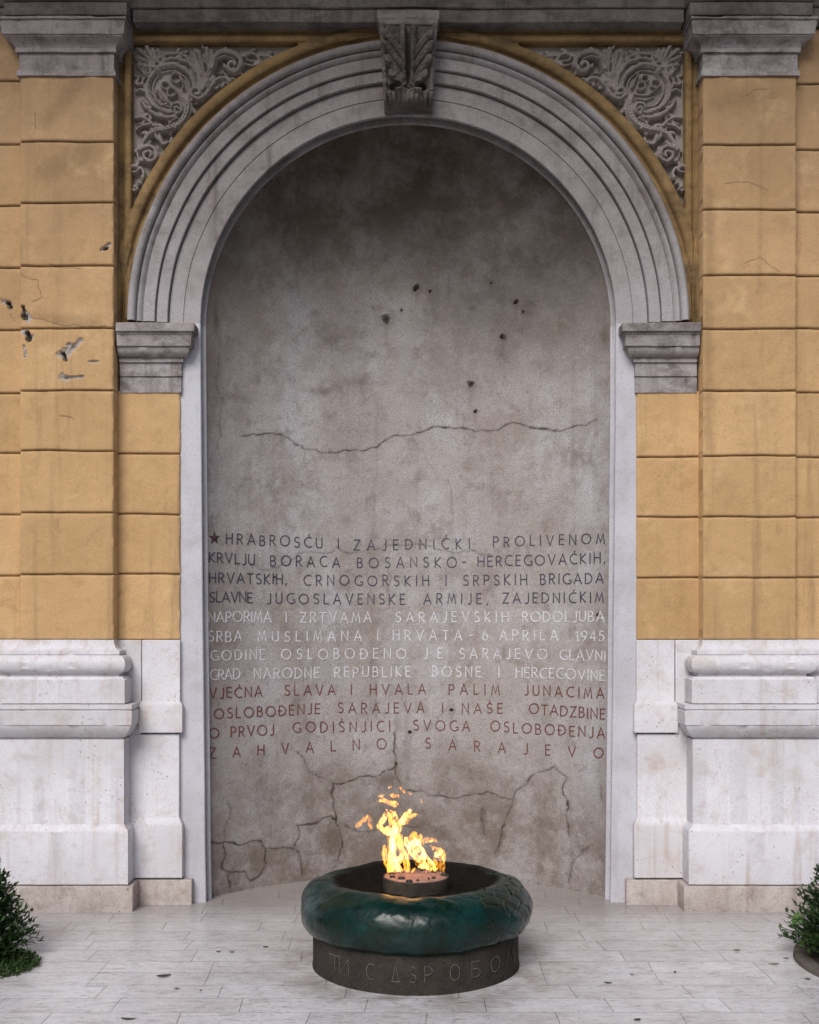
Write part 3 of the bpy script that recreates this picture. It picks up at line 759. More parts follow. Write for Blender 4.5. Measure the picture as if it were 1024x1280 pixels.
def niche():
    t = NT('niche_render')
    col = t.mix(t.step(t.noise(1.5, 5, 0.6), 0.35, 0.68), (0.445, 0.410, 0.398), (0.365, 0.325, 0.305))
    bl = t.step(t.noise(1.0, 6, 0.6, vec=t.vec(3.2, 3.2, 1.3)), 0.42, 0.72)
    col = t.mix(t.math('MULTIPLY', bl, 0.62), col, (0.50, 0.495, 0.535))
    mo = t.step(t.noise(6.5, 9, 0.76, dist=0.15), 0.50, 0.68)
    col = t.mix(t.math('MULTIPLY', mo, 0.55), col, (0.165, 0.130, 0.112))
    lg = t.step(t.noise(2.6, 9, 0.74, dist=0.15), 0.48, 0.62)
    col = t.mix(t.math('MULTIPLY', lg, 0.45), col, (0.25, 0.20, 0.17))
    st = t.step(t.noise(1.0, 6, 0.62, vec=t.vec(15, 15, 0.7)), 0.52, 0.8)
    col = t.mix(t.math('MULTIPLY', st, 0.40), col, (0.17, 0.145, 0.135))
    so_ = t.math('MULTIPLY', t.attr('soot_shade'), t.step(t.noise(4.6, 9, 0.76, dist=0.1), 0.36, 0.60, 0.80, 1.0))
    col = t.mix(so_, col, (0.046, 0.033, 0.022))  # soot colour, also carries the shade of the hood
    col = t.mix(t.math('MULTIPLY', t.attr('brown_edge'), t.step(t.noise(4.2, 9, 0.75, dist=0.15), 0.38, 0.60, 0.25, 1.0)), col, (0.15, 0.108, 0.082))
    gr = t.noise(170, 3, 0.75)
    col = t.mix(t.step(gr, 0.32, 0.60, 0.60, 0.0), col, (0.10, 0.085, 0.08))
    col = t.mix(t.step(gr, 0.55, 0.72, 0.0, 0.22), col, (0.52, 0.50, 0.50))
    col = t.mix(t.attr('stain'), col, (0.085, 0.060, 0.045))
    col = t.mix(t.attr('crack'), col, (0.030, 0.022, 0.018))
    nrm = t.bump(gr, 0.55, 0.003)
    nrm = t.bump(t.noise(20, 5, 0.6), 0.35, 0.008, nrm)
    mat = t.set(col, 0.88, nrm, **{'Specular IOR Level': 0.12})

    res = 0.0036; hx = 1.156
    nx = int(2 * hx / res); zt_ = ZS + hx; nz = int((zt_ + 0.03) / res)
    Xg, Zg = np.meshgrid(np.linspace(-hx, hx, nx), np.linspace(-0.03, zt_, nz))
    Y = wall_y(Xg, Zg)
    h = (fbm(Xg, Zg, 2.5, 4, 3) - 0.5) * 0.022 + (fbm(Xg, Zg, 14, 4, 7) - 0.5) * 0.006
    crack = np.zeros_like(Xg); stain = np.zeros_like(Xg)
    CR = [
     ([(303, 545), (322, 544), (345, 543.5), (372, 556.7), (403.5, 567), (445.7, 562), (488, 547), (540.6, 534), (583, 536.6), (635.6, 530), (662, 534.5), (714.7, 534.5), (746, 525)], 1.0),
     ([(314, 706), (325, 712), (341, 710), (357.6, 703), (379.5, 691), (404, 692), (415, 691), (422, 684), (428.7, 690.5), (448, 690.5), (470, 687), (540, 684), (590, 688), (612, 693)], 0.55),
     ([(261, 1052), (279.5, 1053), (300.6, 1057), (321.7, 1050.7), (332, 1061), (366.6, 1061), (372, 1032), (414, 1020), (422, 1027)], 1.15),
     ([(416.7, 979.5), (419, 1014), (424.6, 1035), (422, 1077)], 1.1),
     ([(416.7, 979.5), (440, 976), (467, 971.6), (496, 956), (492, 940), (494, 915)], 1.1),
     ([(496, 956), (499.5, 993), (551, 995), (604, 993), (609, 990), (630, 998), (641, 999), (646, 987.5), (672.5, 966), (693.6, 958.5), (709, 971.6), (711, 1010), (711, 1045)], 0.95),
     ([(641, 999), (627.6, 1035), (617, 1066.6)], 0.9),
     ([(332, 1061), (327, 1093), (314, 1101), (306, 1090), (285, 1090), (277, 1085), (279.5, 1053)], 1.1),
     ([(285, 1090), (287.5, 1109)], 1.0), ([(366.6, 1061), (374.5, 1066.6), (378, 1093)], 1.0),
     ([(372, 940), (385, 961), (403.5, 973), (416, 980)], 0.6), ([(285, 1003), (287.5, 1024), (280, 1052)], 0.6),
     ([(424, 1030), (455, 1040), (500, 1030), (540, 1042), (560, 1030)], 0.6),
     ([(711, 1103.5), (717, 1077), (736, 1058.7)], 0.7), ([(750, 980), (752, 1000)], 0.5), ([(604, 1010), (606, 1044)], 0.8),
     ([(560, 340), (559, 370)], 0.4), ([(522, 232), (530, 222)], 0.4), ([(271, 400), (270, 480), (272, 560)], 0.45), ([(640, 190), (642, 215)], 0.4),
     ([(484, 700), (486, 760)], 0.4), ([(560, 600), (566, 650)], 0.35),
    ]
    rr = random.Random(5)
    for pts, wd in CR:
        P = jag([(lambda q: (q[0], q[2]))(wall_pt(*p)) for p in pts], 0.13, 3, rr)
        for p, q in zip(P, P[1:]):
            wv = wd * rr.uniform(0.55, 1.25); w0 = 0.0030 * (0.5 + 0.5 * wv) * (rr.uniform(1.6, 2.6) if rr.random() < 0.12 else 1)
            m = 0.03
            i0 = max(0, int((min(p[1], q[1]) - m + 0.03) / res)); i1 = min(nz, int((max(p[1], q[1]) + m + 0.03) / res) + 2)
            j0 = max(0, int((min(p[0], q[0]) - m + hx) / res)); j1 = min(nx, int((max(p[0], q[0]) + m + hx) / res) + 2)
            sl = (slice(i0, i1), slice(j0, j1))
            if i1 <= i0 or j1 <= j0: continue
            d, _ = seg_dist(Xg[sl], Zg[sl], p, q)
            mm = np.exp(-(d / w0) ** 2) * (0.45 + 0.75 * vnoise(Xg[sl] * 25, Zg[sl] * 25, 12)) * 0.85
            crack[sl] = np.maximum(crack[sl], min(1, wv) * mm)
            h[sl] -= 0.004 * min(1, wv) * mm
            stain[sl] = np.maximum(stain[sl], 0.42 * min(1, wv) * np.exp(-(d / 0.010) ** 2) * (0.35 + vnoise(Xg[sl] * 60, Zg[sl] * 60, 2)))
    for px, py, r in [(483, 399.5, 6.5), (521, 360.5, 4.6), (645.6, 378, 3.6), (629, 421.6, 4.6), (588.6, 481, 6.0), (594.4, 515, 3.0), (748, 769, 3.0), (538, 364, 2.2), (502, 388, 2.0), (343, 722, 1.8), (565, 888, 3.5), (513, 916, 3.5), (654, 390, 1.8), (614, 354, 1.6)]:
        x, _, z = wall_pt(px, py); r *= 0.0047
        d = np.hypot(Xg - x, (Zg - z) * 0.9) + (fbm(Xg, Zg, 55, 3, 4) - 0.5) * r * 0.9
        m = sst(r, r * 0.35, d); h -= 0.022 * m * min(1, r / 0.016)
        rim = np.exp(-((d - r) / (0.28 * r)) ** 2); h += 0.003 * rim
        stain = np.maximum(stain, 0.65 * m); stain = np.maximum(stain, 0.4 * np.exp(-(d / (1.5 * r)) ** 2))
        stain = np.maximum(stain, 0.30 * np.exp(-((Xg - x) / (r * 0.6)) ** 2) * sst(0, -0.02, Zg - z) * sst(-8 * r, -0.01, Zg - z))
        crack = np.maximum(crack, 0.75 * sst(r * .6, r * .2, d))
    for px, py, rx, rz, a in [(322.8, 474, 5, 9, .5), (757, 421, 6, 14, .55), (604, 1030, 7, 22, .5), (540, 1040, 22, 10, .5), (418, 1050, 9, 26, .45), (496, 905, 4, 12, .3), (405, 490, 22, 6, .45), (440, 478, 30, 8, .3),
                              (270, 400, 3, 14, .6), (640, 1010, 6, 18, .35), (470, 975, 40, 8, .35), (540, 250, 40, 10, .3), (610, 255, 12, 5, .5), (390, 290, 12, 10, .4)]:
        x, _, z = wall_pt(px, py); rx *= .0047; rz *= .0047
        d = np.hypot((Xg - x) / rx, (Zg - z) / rz) + (fbm(Xg, Zg, 22, 4, 8) - 0.5) * 2.0
        stain = np.maximum(stain, a * sst(1.5, 0.1, d))
    for (pxa, pya, pxb, pyb) in [(545, 345, 545, 352), (512, 236, 540, 234)]:
        pass
    # soot on the niche hood, deepened with its shade; browner towards floor and sides
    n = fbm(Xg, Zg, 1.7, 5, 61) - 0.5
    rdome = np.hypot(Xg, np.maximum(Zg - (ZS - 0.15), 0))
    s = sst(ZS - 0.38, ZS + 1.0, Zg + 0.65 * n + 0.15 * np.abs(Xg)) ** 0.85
    soot_shade = np.clip(s, 0, 1)
    brown_edge = sst(1.05, 0.05, Zg + 0.7 * n) * 0.85
    brown_edge = np.maximum(brown_edge, 0.45 * sst(1.02, 1.15, np.abs(Xg) + 0.10 * n))
    Y = Y - h
    V = np.stack([Xg, Y, Zg], -1).reshape(-1, 3); Q = grid_quads(nz, nx)
    ok = ((Zg <= ZS) | (np.hypot(Xg, Zg - ZS) < 1.157)).ravel()
    Q = Q[ok[Q].all(1)]
    u, inv = np.unique(Q, return_inverse=True)
    at = {k: np.clip(v, 0, 1).ravel()[u] for k, v in (('crack', crack), ('stain', stain), ('soot_shade', soot_shade), ('brown_edge', brown_edge))}
    return mesh_np('niche_wall', V[u], inv.reshape(Q.shape), mat, fac, attrs=at)
NW = niche()

# lettering: navy, white and red lines
def paint(name, c, c2):
    t = NT(name)
    col = t.mix(t.step(t.noise(55, 5, 0.7), 0.40, 0.68), c, c2)
    return t.set(col, 0.7, t.bump(t.noise(240, 2), 0.4, 0.002))
M['navy'] = paint('navy_letter_paint', (0.030, 0.032, 0.058), (0.075, 0.072, 0.085))
M['white'] = paint('white_letter_paint', (0.66, 0.66, 0.69), (0.42, 0.40, 0.41))
M['red'] = paint('red_letter_paint', (0.13, 0.026, 0.020), (0.15, 0.06, 0.045))
CAP = 12.3
LINES = [
 ('navy', [('HRABROSČU', 283, 402.7, 679.3, 685.5), ('I', 422.7, 423, 685.6, 685.6), ('ZAJEDNIČKI', 443, 587, 687.3, 685.6), ('PROLIVENOM', 617, 755.7, 683.6, 678.9)]),
 ('navy', [('KRVLJU', 262, 318, 703, 705.5), ('BORACA', 338.4, 424.6, 707, 709), ('BOSANSKO', 447, 570.5, 709.4, 709), ('-', 578, 585, 708.6, 708.6), ('HERCEGOVAČKIH,', 597.6, 756.5, 708.2, 703.2)]),
 ('navy', [('HRVATSKIH,', 262, 358, 728, 730), ('CRNOGORSKIH', 380, 536, 731.5, 732), ('I', 557.4, 558, 731.5, 731.5), ('SRPSKIH', 579.3, 658.6, 731.4, 730.4), ('BRIGADA', 675.8, 754, 730, 728.6)]),
 ('navy', [('SLAVNE', 262, 315, 752, 753), ('JUGOSLAVENSKE', 334, 505.8, 754, 755), ('ARMIJE,', 530, 610, 754.5, 754.5), ('ZAJEDNIČKIM', 629, 754, 754, 752.4)]),
 ('white', [('NAPORIMA', 261, 339, 777, 777.5), ('I', 357.6, 358, 778, 778), ('ŽRTVAMA', 376, 464, 778, 778), ('SARAJEVSKIH', 495, 635.4, 777.6, 777), ('RODOLJUBA', 653.7, 755, 777, 777)]),
 ('white', [('SRBA', 261, 302, 801.8, 801.8), ('MUSLIMANA', 323, 452, 801.8, 801), ('I', 472, 472.5, 800.5, 800.5), ('HRVATA', 491.6, 577.4, 800.5, 800.2), ('-', 587.5, 593, 800, 800), ('6', 603.4, 612.7, 800, 800), ('APRILA', 625, 697, 800, 800.2), ('1945', 720, 755, 801, 801.6)]),
 ('white', [('GODINE', 264, 331, 825.4, 824.4), ('OSLOBOĐENO', 352, 507.4, 824, 823), ('JE', 530, 553, 823, 823), ('SARAJEVO', 574.7, 683.8, 823, 823.6), ('GLAVNI', 700.4, 756.5, 824.2, 826)]),
 ('white', [('GRAD', 263, 300, 850, 848.6), ('NARODNE', 318, 398.6, 848, 846.8), ('REPUBLIKE', 418.6, 513, 846.4, 845.8), ('BOSNE', 541, 601, 845.8, 846), ('I', 623.6, 624, 846, 846), ('HERCEGOVINE', 645.5, 755.7, 846.4, 850.6)]),
 ('red', [('VJEČNA', 262, 327.5, 872.6, 870), ('SLAVA', 356, 419, 869, 868.2), ('I', 439, 439.5, 868, 868), ('HVALA', 463, 532, 867.6, 867.4), ('PALIM', 561.5, 624.4, 867.6, 868), ('JUNACIMA', 656, 755, 868.6, 873.4)]),
 ('red', [('OSLOBOĐENJE', 268, 399.4, 898, 891.6), ('SARAJEVA', 422.7, 530, 891.2, 891), ('I', 553, 553.5, 891, 891), ('NAŠE', 578, 628, 891, 891.4), ('OTADŽBINE', 662, 756, 892, 898.8)]),
 ('red', [('O', 262, 271, 922.6, 922.3), ('PRVOJ', 288.7, 341.7, 920.6, 918), ('GODIŠNJICI', 366.6, 487.5, 915.6, 913.4), ('SVOGA', 517, 587, 913, 913), ('OSLOBOĐENJA', 613.5, 755.7, 914, 922.4)]),
 ('red', [('ZAHVALNO', 262, 482.8, 947, 935), ('SARAJEVO', 532, 754, 935, 948)]),
]
def place_wall(px, py, hh):
    x, y, z = wall_pt(px, py)
    nx_, ny_ = -x, -(y - NYC); L = hypot(nx_, ny_)
    off = float((fbm(np.array(x), np.array(z), 2.5, 4, 3) - 0.5) * 0.022 + (fbm(np.array(x), np.array(z), 14, 4, 7) - 0.5) * 0.006)
    y -= off
    return (x + nx_ / L * hh, y + ny_ / L * hh, z)
RL = random.Random(11)
for kind, words in LINES:
    V = []; Fc = []
    for text, x0, x1, b0, b1 in words:
        for c, gx, k in layout(text, x0, x1, CAP):
            tt = (gx - x0) / max(x1 - x0, 1e-6) if len(text) > 1 else 0
            by = b0 + (b1 - b0) * min(1, tt) + RL.uniform(-.5, .5)
            cap = CAP * RL.uniform(0.97, 1.03); sk = RL.uniform(-.02, .02)
            S = [[(gx + u * CAP * k + sk * v * cap, by - v * cap) for u, v in st] for st in G[c][1]]
            # refine long strokes so that they follow the curved wall
            ribbon(S, 0.70 if kind != 'white' else 0.72, place_wall, V, Fc)
    ol = mesh_py('inscription_line', V, Fc, M[kind], NW, angle=30)
    ol['label'] = {'navy': 'dark navy painted line of capitals', 'white': 'white painted line of capitals', 'red': 'dull red painted line of capitals'}[kind]
# the star before the first line
sp = []
for i in range(10):
    a = -pi / 2 + pi * i / 5; r = 8.2 if i % 2 == 0 else 3.3
    sp.append((268 + r * cos(a) * 0.85, 672.5 + r * sin(a)))
V = [place_wall(268, 672.5, 0.010)] + [place_wall(x, y, 0.004) for x, y in sp] + [place_wall(x, y, -0.006) for x, y in sp]
Fc = []
for i in range(10):
    j = (i + 1) % 10
    Fc += [(0, 1 + j, 1 + i), (1 + i, 1 + j, 11 + j, 11 + i)]
M['star'] = paint('dark_red_star_paint', (0.035, 0.014, 0.014), (0.07, 0.03, 0.028))
mesh_py('star', V, Fc, M['star'], NW, angle=20)

# ------------------------------------------------------------------ pavement
def pavement():
    t = NT('worn_marble_paving')
    sx = t.n('ShaderNodeSeparateXYZ', {0: t.pos}); px, py = sx.outputs[0], sx.outputs[1]
    RH, TL = 0.1695, 0.50
    v = t.math('DIVIDE', t.math('ADD', py, 0.241), RH)
    row = t.math('FLOOR', v); fy = t.math('SUBTRACT', v, row)
    rn = t.n('ShaderNodeTexWhiteNoise', {'W': row}, noise_dimensions='1D').outputs[0]
    wob = t.math('MULTIPLY', t.math('SUBTRACT', t.noise(0.9, 1), 0.5), 0.35)
    u = t.math('ADD', t.math('DIVIDE', px, TL), t.math('ADD', t.math('MULTIPLY', rn, 7.3), wob))
    ti = t.math('FLOOR', u); fx = t.math('SUBTRACT', u, ti)
    tc = t.n('ShaderNodeCombineXYZ', {0: ti, 1: row}).outputs[0]
    tn = t.n('ShaderNodeTexWhiteNoise', {'Vector': tc}, noise_dimensions='2D').outputs[0]
    ey = t.math('MULTIPLY', t.math('MINIMUM', fy, t.math('SUBTRACT', 1.0, fy)), RH)
    ex = t.math('MULTIPLY', t.math('MINIMUM', fx, t.math('SUBTRACT', 1.0, fx)), TL)
    jn = t.math('ADD', t.math('MINIMUM', ex, ey), t.math('MULTIPLY', t.math('SUBTRACT', t.noise(60, 3), 0.5), 0.0022))
    joint = t.step(jn, 0.0007, 0.0024, 1.0, 0.0)
    joint = t.math('MULTIPLY', joint, t.step(t.noise(2.6, 4, 0.6), 0.25, 0.60, 0.55, 1.0))
    blo = t.step(t.noise(9, 8, 0.75), 0.52, 0.68)
    col = t.mix(tn, (0.64, 0.63, 0.655), (0.56, 0.545, 0.56))
    big = t.step(t.noise(1.3, 6, 0.62), 0.42, 0.70)
    col = t.mix(t.math('MULTIPLY', big, 0.45), col, (0.36, 0.315, 0.30))
    vein = t.step(t.noise(1.0, 7, 0.70, vec=t.vec(7, 38, 1), dist=0.7), 0.50, 0.70)
    col = t.mix(t.math('MULTIPLY', vein, 0.62), col, (0.22, 0.195, 0.185))
    scr = t.step(t.noise(1.0, 5, 0.75, vec=t.vec(30, 130, 1), dist=0.5), 0.54, 0.66)
    col = t.mix(t.math('MULTIPLY', scr, 0.80), col, (0.13, 0.11, 0.10))
    col = t.mix(t.math('MULTIPLY', blo, 0.45), col, (0.25, 0.22, 0.205))
    pale = t.step(t.noise(1.0, 6, 0.7, vec=t.vec(11, 40, 1)), 0.55, 0.75)
    col = t.mix(t.math('MULTIPLY', pale, 0.40), col, (0.72, 0.71, 0.75))
    v2 = t.vor(26).outputs['Distance']
    spots = t.math('MULTIPLY', t.step(t.math('ADD', v2, t.math('MULTIPLY', t.noise(70, 3), 0.10)), 0.09, 0.15, 1.0, 0.0), t.step(t.noise(3.0, 3), 0.50, 0.60))
    sc2 = t.math('MULTIPLY', t.step(t.noise(1.0, 6, 0.8, vec=t.vec(16, 52, 1), dist=0.8), 0.57, 0.62), t.step(t.noise(2.2, 3), 0.42, 0.60))
    col = t.mix(t.math('MULTIPLY', sc2, 0.62), col, (0.10, 0.085, 0.078))
    col = t.mix(t.math('MULTIPLY', spots, 0.8), col, (0.055, 0.045, 0.04))
    # rust-brown run-off round the fire basin and grime along the wall foot
    dd = t.math('SQRT', t.math('ADD', t.math('POWER', t.math('SUBTRACT', px, 0.035), 2.0), t.math('POWER', t.math('ADD', py, 1.09), 2.0)))
    rb = t.math('MULTIPLY', t.step(dd, 0.48, 0.86, 1.0, 0.0), t.step(t.noise(4.5, 6, 0.68, dist=0.4), 0.34, 0.64))
    col = t.mix(t.math('MULTIPLY', rb, 0.62), col, (0.17, 0.125, 0.10))
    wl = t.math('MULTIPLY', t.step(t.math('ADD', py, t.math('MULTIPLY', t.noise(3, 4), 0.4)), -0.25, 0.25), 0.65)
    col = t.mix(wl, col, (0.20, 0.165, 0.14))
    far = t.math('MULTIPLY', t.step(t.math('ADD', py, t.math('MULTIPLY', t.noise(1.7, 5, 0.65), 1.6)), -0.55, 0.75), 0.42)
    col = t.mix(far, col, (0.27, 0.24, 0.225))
    rust = t.math('MULTIPLY', t.step(t.noise(1.9, 6, 0.7, vec=t.vec(1, 2.2, 1), dist=0.4), 0.60, 0.74), 0.55)
    col = t.mix(rust, col, (0.33, 0.235, 0.185))
    col = t.mix(t.math('MULTIPLY', joint, 0.80), col, (0.10, 0.085, 0.075))
    rough = t.step(t.noise(6, 5, 0.6), 0.3, 0.7, 0.17, 0.42)
    rough = t.math('ADD', rough, t.math('MULTIPLY', vein, 0.12))
    nrm = t.bump(t.math('MULTIPLY', joint, -1.0), 0.6, 0.003)
    nrm = t.bump(t.noise(1.0, 4, 0.6, vec=t.vec(20, 60, 20)), 0.22, 0.004, nrm)
    nrm = t.bump(tn, 0.10, 0.006, nrm)
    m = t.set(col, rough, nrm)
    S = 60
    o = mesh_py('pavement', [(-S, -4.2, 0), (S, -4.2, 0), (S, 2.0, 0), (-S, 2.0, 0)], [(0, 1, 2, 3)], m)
    tag(o, kind='structure')
    t = NT('street_asphalt')
    col = t.mix(t.noise(2.0, 5, 0.6), (0.04, 0.04, 0.042), (0.065, 0.063, 0.062))
    rm = t.set(t.mix(t.step(t.noise(120, 2), 0.4, 0.7), col, (0.10, 0.10, 0.10)), 0.8, t.bump(t.noise(150, 3), 0.5, 0.004))
    o = mesh_py('road', [(-S, -S, -0.12), (S, -S, -0.12), (S, -4.195, -0.12), (-S, -4.195, -0.12)], [(0, 1, 2, 3)], rm)
    tag(o, kind='structure')
    o = mesh_py('kerb', *loft_box([(-0.3, 0), (-0.004, 0)], -S, S, -4.34, -4.2), M['plinth'], bevel=0.01)
    tag(o, kind='structure')
pavement()

# ------------------------------------------------------------------ fire basin: drum, wreath ring, burner
BX, BY = 0.035, -1.09
bas = empty('fire_basin', (BX, BY, 0))
tag(bas, 'round concrete fire basin with a dark green painted wreath ring on its rim', 'memorial')
def lathe(name, prof, mat, parent, n=96, seed=0, amp=0.0, angle=40):
    V = []; Q = []
    for i in range(n):
        a = 2 * pi * i / n
        for r, z in prof:
            k = 1 + amp * (float(vnoise(np.array(cos(a) * 3 + z * 4), np.array(sin(a) * 3 + z * 9), seed)) - .5)
            V.append((r * k * cos(a), r * k * sin(a), z))
    m = len(prof)
    for i in range(n):
        j = (i + 1) % n
        for k in range(m - 1): Q.append((i * m + k, j * m + k, j * m + k + 1, i * m + k + 1))
    return mesh_py(name, V, Q, mat, parent, angle=angle)
M['drum'] = stone('dark_drum_concrete', (0.034, 0.026, 0.021), (0.020, 0.015, 0.012), (0.010, 0.008, 0.007), 0.6, 0.7, rough=0.9, bump=1.0, speck=0.4, patch_sc=6, grime=(0.085, 0.07, 0.06), grime_amt=0.40, )
drum = lathe('drum', [(0.0, -0.02), (0.478, -0.02), (0.479, 0.004), (0.476, 0.02), (0.474, 0.165), (0.470, 0.175), (0.2, 0.18)], M['drum'], bas, 160, 3, 0.012)
# worn scratched letters round the drum
M['scratch'] = paint('pale_scratched_letter', (0.14, 0.12, 0.105), (0.05, 0.041, 0.035))
txt = [('T', 412, 22), ('i', 425, 17), ('C', 458, 15), ('d', 489, 18), ('S', 512, 13), ('P', 531, 15), ('O', 563, 19), ('b', 590, 17), ('O', 614, 17), ('M', 633, 17)]
V = []; Fc = []
def place_drum(px, zz, hh):
    a, dcen = (px - CX) / F, D + BY
    # ray from the eye meets the drum's near side
    r = 0.4775 + hh; A = 1 + a * a; B = -2 * (a * BX + dcen); C = BX * BX + dcen * dcen - r * r
    d = (-B - sqrt(max(B * B - 4 * A * C, 0))) / (2 * A)
    return (a * d - BX, d - D - BY, zz)
for c, px, wpx in txt:
    gw = max(G[c][0], 0.3); k = wpx * 0.62
    S = [[(px + u / gw * k, 0.056 + v * 0.066) for u, v in st] for st in G[c][1]]
    for st in S:
        # pixel / metre mixed frame: widen by hand
        P = []
        for q, (x, z) in enumerate(st): P.append((x * 0.0034, z))
        ribbon([P], 0.0015, lambda x, z, hh: place_drum(x / 0.0034, z, hh * .5), V, Fc)
mesh_py('scratched_lettering', V, Fc, M['scratch'], drum, angle=30)

def ring():
    t = NT('green_ring_paint')
    lay = t.step(t.noise(5, 6, 0.65, dist=0.5), 0.38, 0.66)
    col = t.mix(lay, (0.0005, 0.0090, 0.0052), (0.0007, 0.026, 0.023))
    g2 = t.step(t.noise(11, 5, 0.7), 0.5, 0.72)
    col = t.mix(t.math('MULTIPLY', g2, 0.55), col, (0.0022, 0.014, 0.004))
    ed = t.step(t.noise(45, 4, 0.7), 0.66, 0.72)
    col = t.mix(t.math('MULTIPLY', ed, 0.5), col, (0.16, 0.15, 0.09))
    col = t.mix(t.math('MULTIPLY', t.attr('seam'), 0.9), col, (0.006, 0.009, 0.008))
    so_ = t.attr('soot_shade')
    col = t.mix(so_, col, t.mix(t.noise(20, 5, 0.7), (0.004, 0.004, 0.004), (0.018, 0.016, 0.014)))
    rough = t.math('ADD', t.step(t.noise(14, 4), 0.3, 0.7, 0.20, 0.36), t.math('MULTIPLY', so_, 0.4))
    nrm = t.bump(t.noise(13, 4, 0.5), 0.22, 0.006)
    nrm = t.bump(t.noise(160, 3, 0.6), 0.12, 0.002, nrm)
    m = t.set(col, rough, nrm, **{'Specular IOR Level': t.math('MULTIPLY', t.math('SUBTRACT', 1.02, so_), 0.36)})
    ctrl = [(0.40, 0.150), (0.455, 0.153), (0.495, 0.172), (0.523, 0.205), (0.537, 0.248), (0.535, 0.295), (0.512, 0.338), (0.470, 0.370), (0.42, 0.387), (0.375, 0.388), (0.338, 0.372), (0.30, 0.350), (0.25, 0.338), (0.16, 0.334), (0.02, 0.332)]
    C = np.array(smooth(ctrl, 3)); s = np.r_[0, np.cumsum(np.hypot(*np.diff(C, axis=0).T))]
    nt_, na = 150, 640
    tt = np.linspace(0, s[-1], nt_); pr = np.interp(tt, s, C[:, 0]); pz = np.interp(tt, s, C[:, 1])
    tr = np.gradient(pr); tz = np.gradient(pz); L = np.hypot(tr, tz); nr, nz = tz / L, -tr / L
    A = np.linspace(0, 2 * pi, na, endpoint=False)
    Ag, Tg = np.meshgrid(A, tt, indexing='ij')
    arcl = Ag * 0.5
    # overlapping leaves: jittered cells, two sets, with a tip edge
    def cells(cu, cv, seed):
        NU = int(round(2 * pi * 0.5 / cu)); U = Ag / (2 * pi) * NU; Vv = Tg / cv
        wu = U + (fbm(Ag * 3, Tg * 6, 2, 2, seed) - .5) * .7; wv = Vv + (fbm(Ag * 3, Tg * 6, 2, 2, seed + 1) - .5) * .7
        f1 = np.full(Ag.shape, 9.0); f2 = f1.copy(); idv = np.zeros(Ag.shape); sx = f1 * 0
        for du in (-1, 0, 1):
            for dv in (-1, 0, 1):
                iu = np.floor(wu) + du; iv = np.floor(wv) + dv; im = np.mod(iu, NU)
                qx = iu + 0.15 + 0.7 * _h(im, iv, seed); qy = iv + 0.15 + 0.7 * _h(im, iv, seed + 7)
                d = np.hypot(wu - qx, (wv - qy))
                nearer = d < f1
                f2 = np.where(nearer, f1, np.minimum(f2, d)); sx = np.where(nearer, wu - qx, sx)
                idv = np.where(nearer, _h(im, iv, seed + 9), idv); f1 = np.minimum(f1, d)
        return f1, f2, idv, sx
    f1, f2, idv, sx = cells(0.115, 0.075, 4)
    edge = np.exp(-((f2 - f1) / 0.075) ** 2)
    facing = np.cos(Ag - R_(-12)) * 0.5 + 0.5                    # leaves survive best on the right-hand side
    h = (0.004 * (idv - 0.5) + 0.003 * sx) * (0.15 + 0.85 * facing ** 3) - 0.006 * edge * (0.01 + 0.99 * facing ** 5)
    h += (fbm(np.cos(Ag) * 2 + Tg * 2, np.sin(Ag) * 2 + Tg * 5, 1.1, 3, 5) - 0.5) * 0.024
    h += (fbm(np.cos(Ag) * 6 + Tg * 3, np.sin(Ag) * 6 + Tg * 14, 2.5, 4, 6) - 0.5) * 0.0035
    fade = sst(0, 0.05, Tg)
    h *= fade
    Rg = pr[None, :] + nr[None, :] * h; Zr = pz[None, :] + nz[None, :] * h
    Zr = Zr - 0.008 * np.sin(Ag) * np.clip((Zr - 0.2) / 0.19, 0, 1)
    V = np.stack([Rg * np.cos(Ag), Rg * np.sin(Ag), Zr], -1).reshape(-1, 3)
    i = np.arange(na * nt_).reshape(na, nt_); j = np.roll(i, -1, axis=0)
    Q = np.stack([i[:, :-1], j[:, :-1], j[:, 1:], i[:, 1:]], -1).reshape(-1, 4)
    seam = edge * (0.10 + 0.65 * facing ** 3)
    soot_shade = sst(0.405, 0.365, Rg + 0.05 * (fbm(np.cos(Ag) * 4, np.sin(Ag) * 4 + Tg * 8, 2, 4, 9) - .5)) * (pz[None, :] > 0.2)
    soot_shade = np.maximum(soot_shade, 0.85 * sst(0.46, 0.40, Rg) * sst(0, 0.6, np.sin(Ag)) * (pz[None, :] > 0.2))
    o = mesh_np('wreath_ring', V, Q, m, bas, attrs={'seam': np.clip(seam, 0, 1), 'soot_shade': np.clip(soot_shade, 0, 1)})
    return o
ring()

M['burner'] = stone('scorched_burner_metal', (0.085, 0.066, 0.05), (0.04, 0.031, 0.025), (0.014, 0.012, 0.01), 0.7, 0.7, rough=0.5, bump=0.5, speck=0.2, patch_sc=8, grime=(0.17, 0.135, 0.095), grime_amt=0.5)
M['plate'] = stone('heat_bleached_burner_plate', (0.30, 0.20, 0.195), (0.19, 0.12, 0.115), (0.07, 0.045, 0.045), 0.5, 0.0, rough=0.6, bump=0.4, patch_sc=12)
M['black'] = NT('black_burner_jet').set((0.01, 0.009, 0.009), 0.6)
bur = lathe('burner', [(0.10, 0.27), (0.135, 0.27), (0.136, 0.325), (0.150, 0.33), (0.152, 0.335), (0.152, 0.395), (0.148, 0.399), (0.146, 0.396)], M['burner'], bas, 64, 9, 0.02)
lathe('burner_plate', [(0.148, 0.394), (0.12, 0.3975), (0.0, 0.3985)], M['plate'], bur, 48, 4, 0.0)
V = []; Fc = []
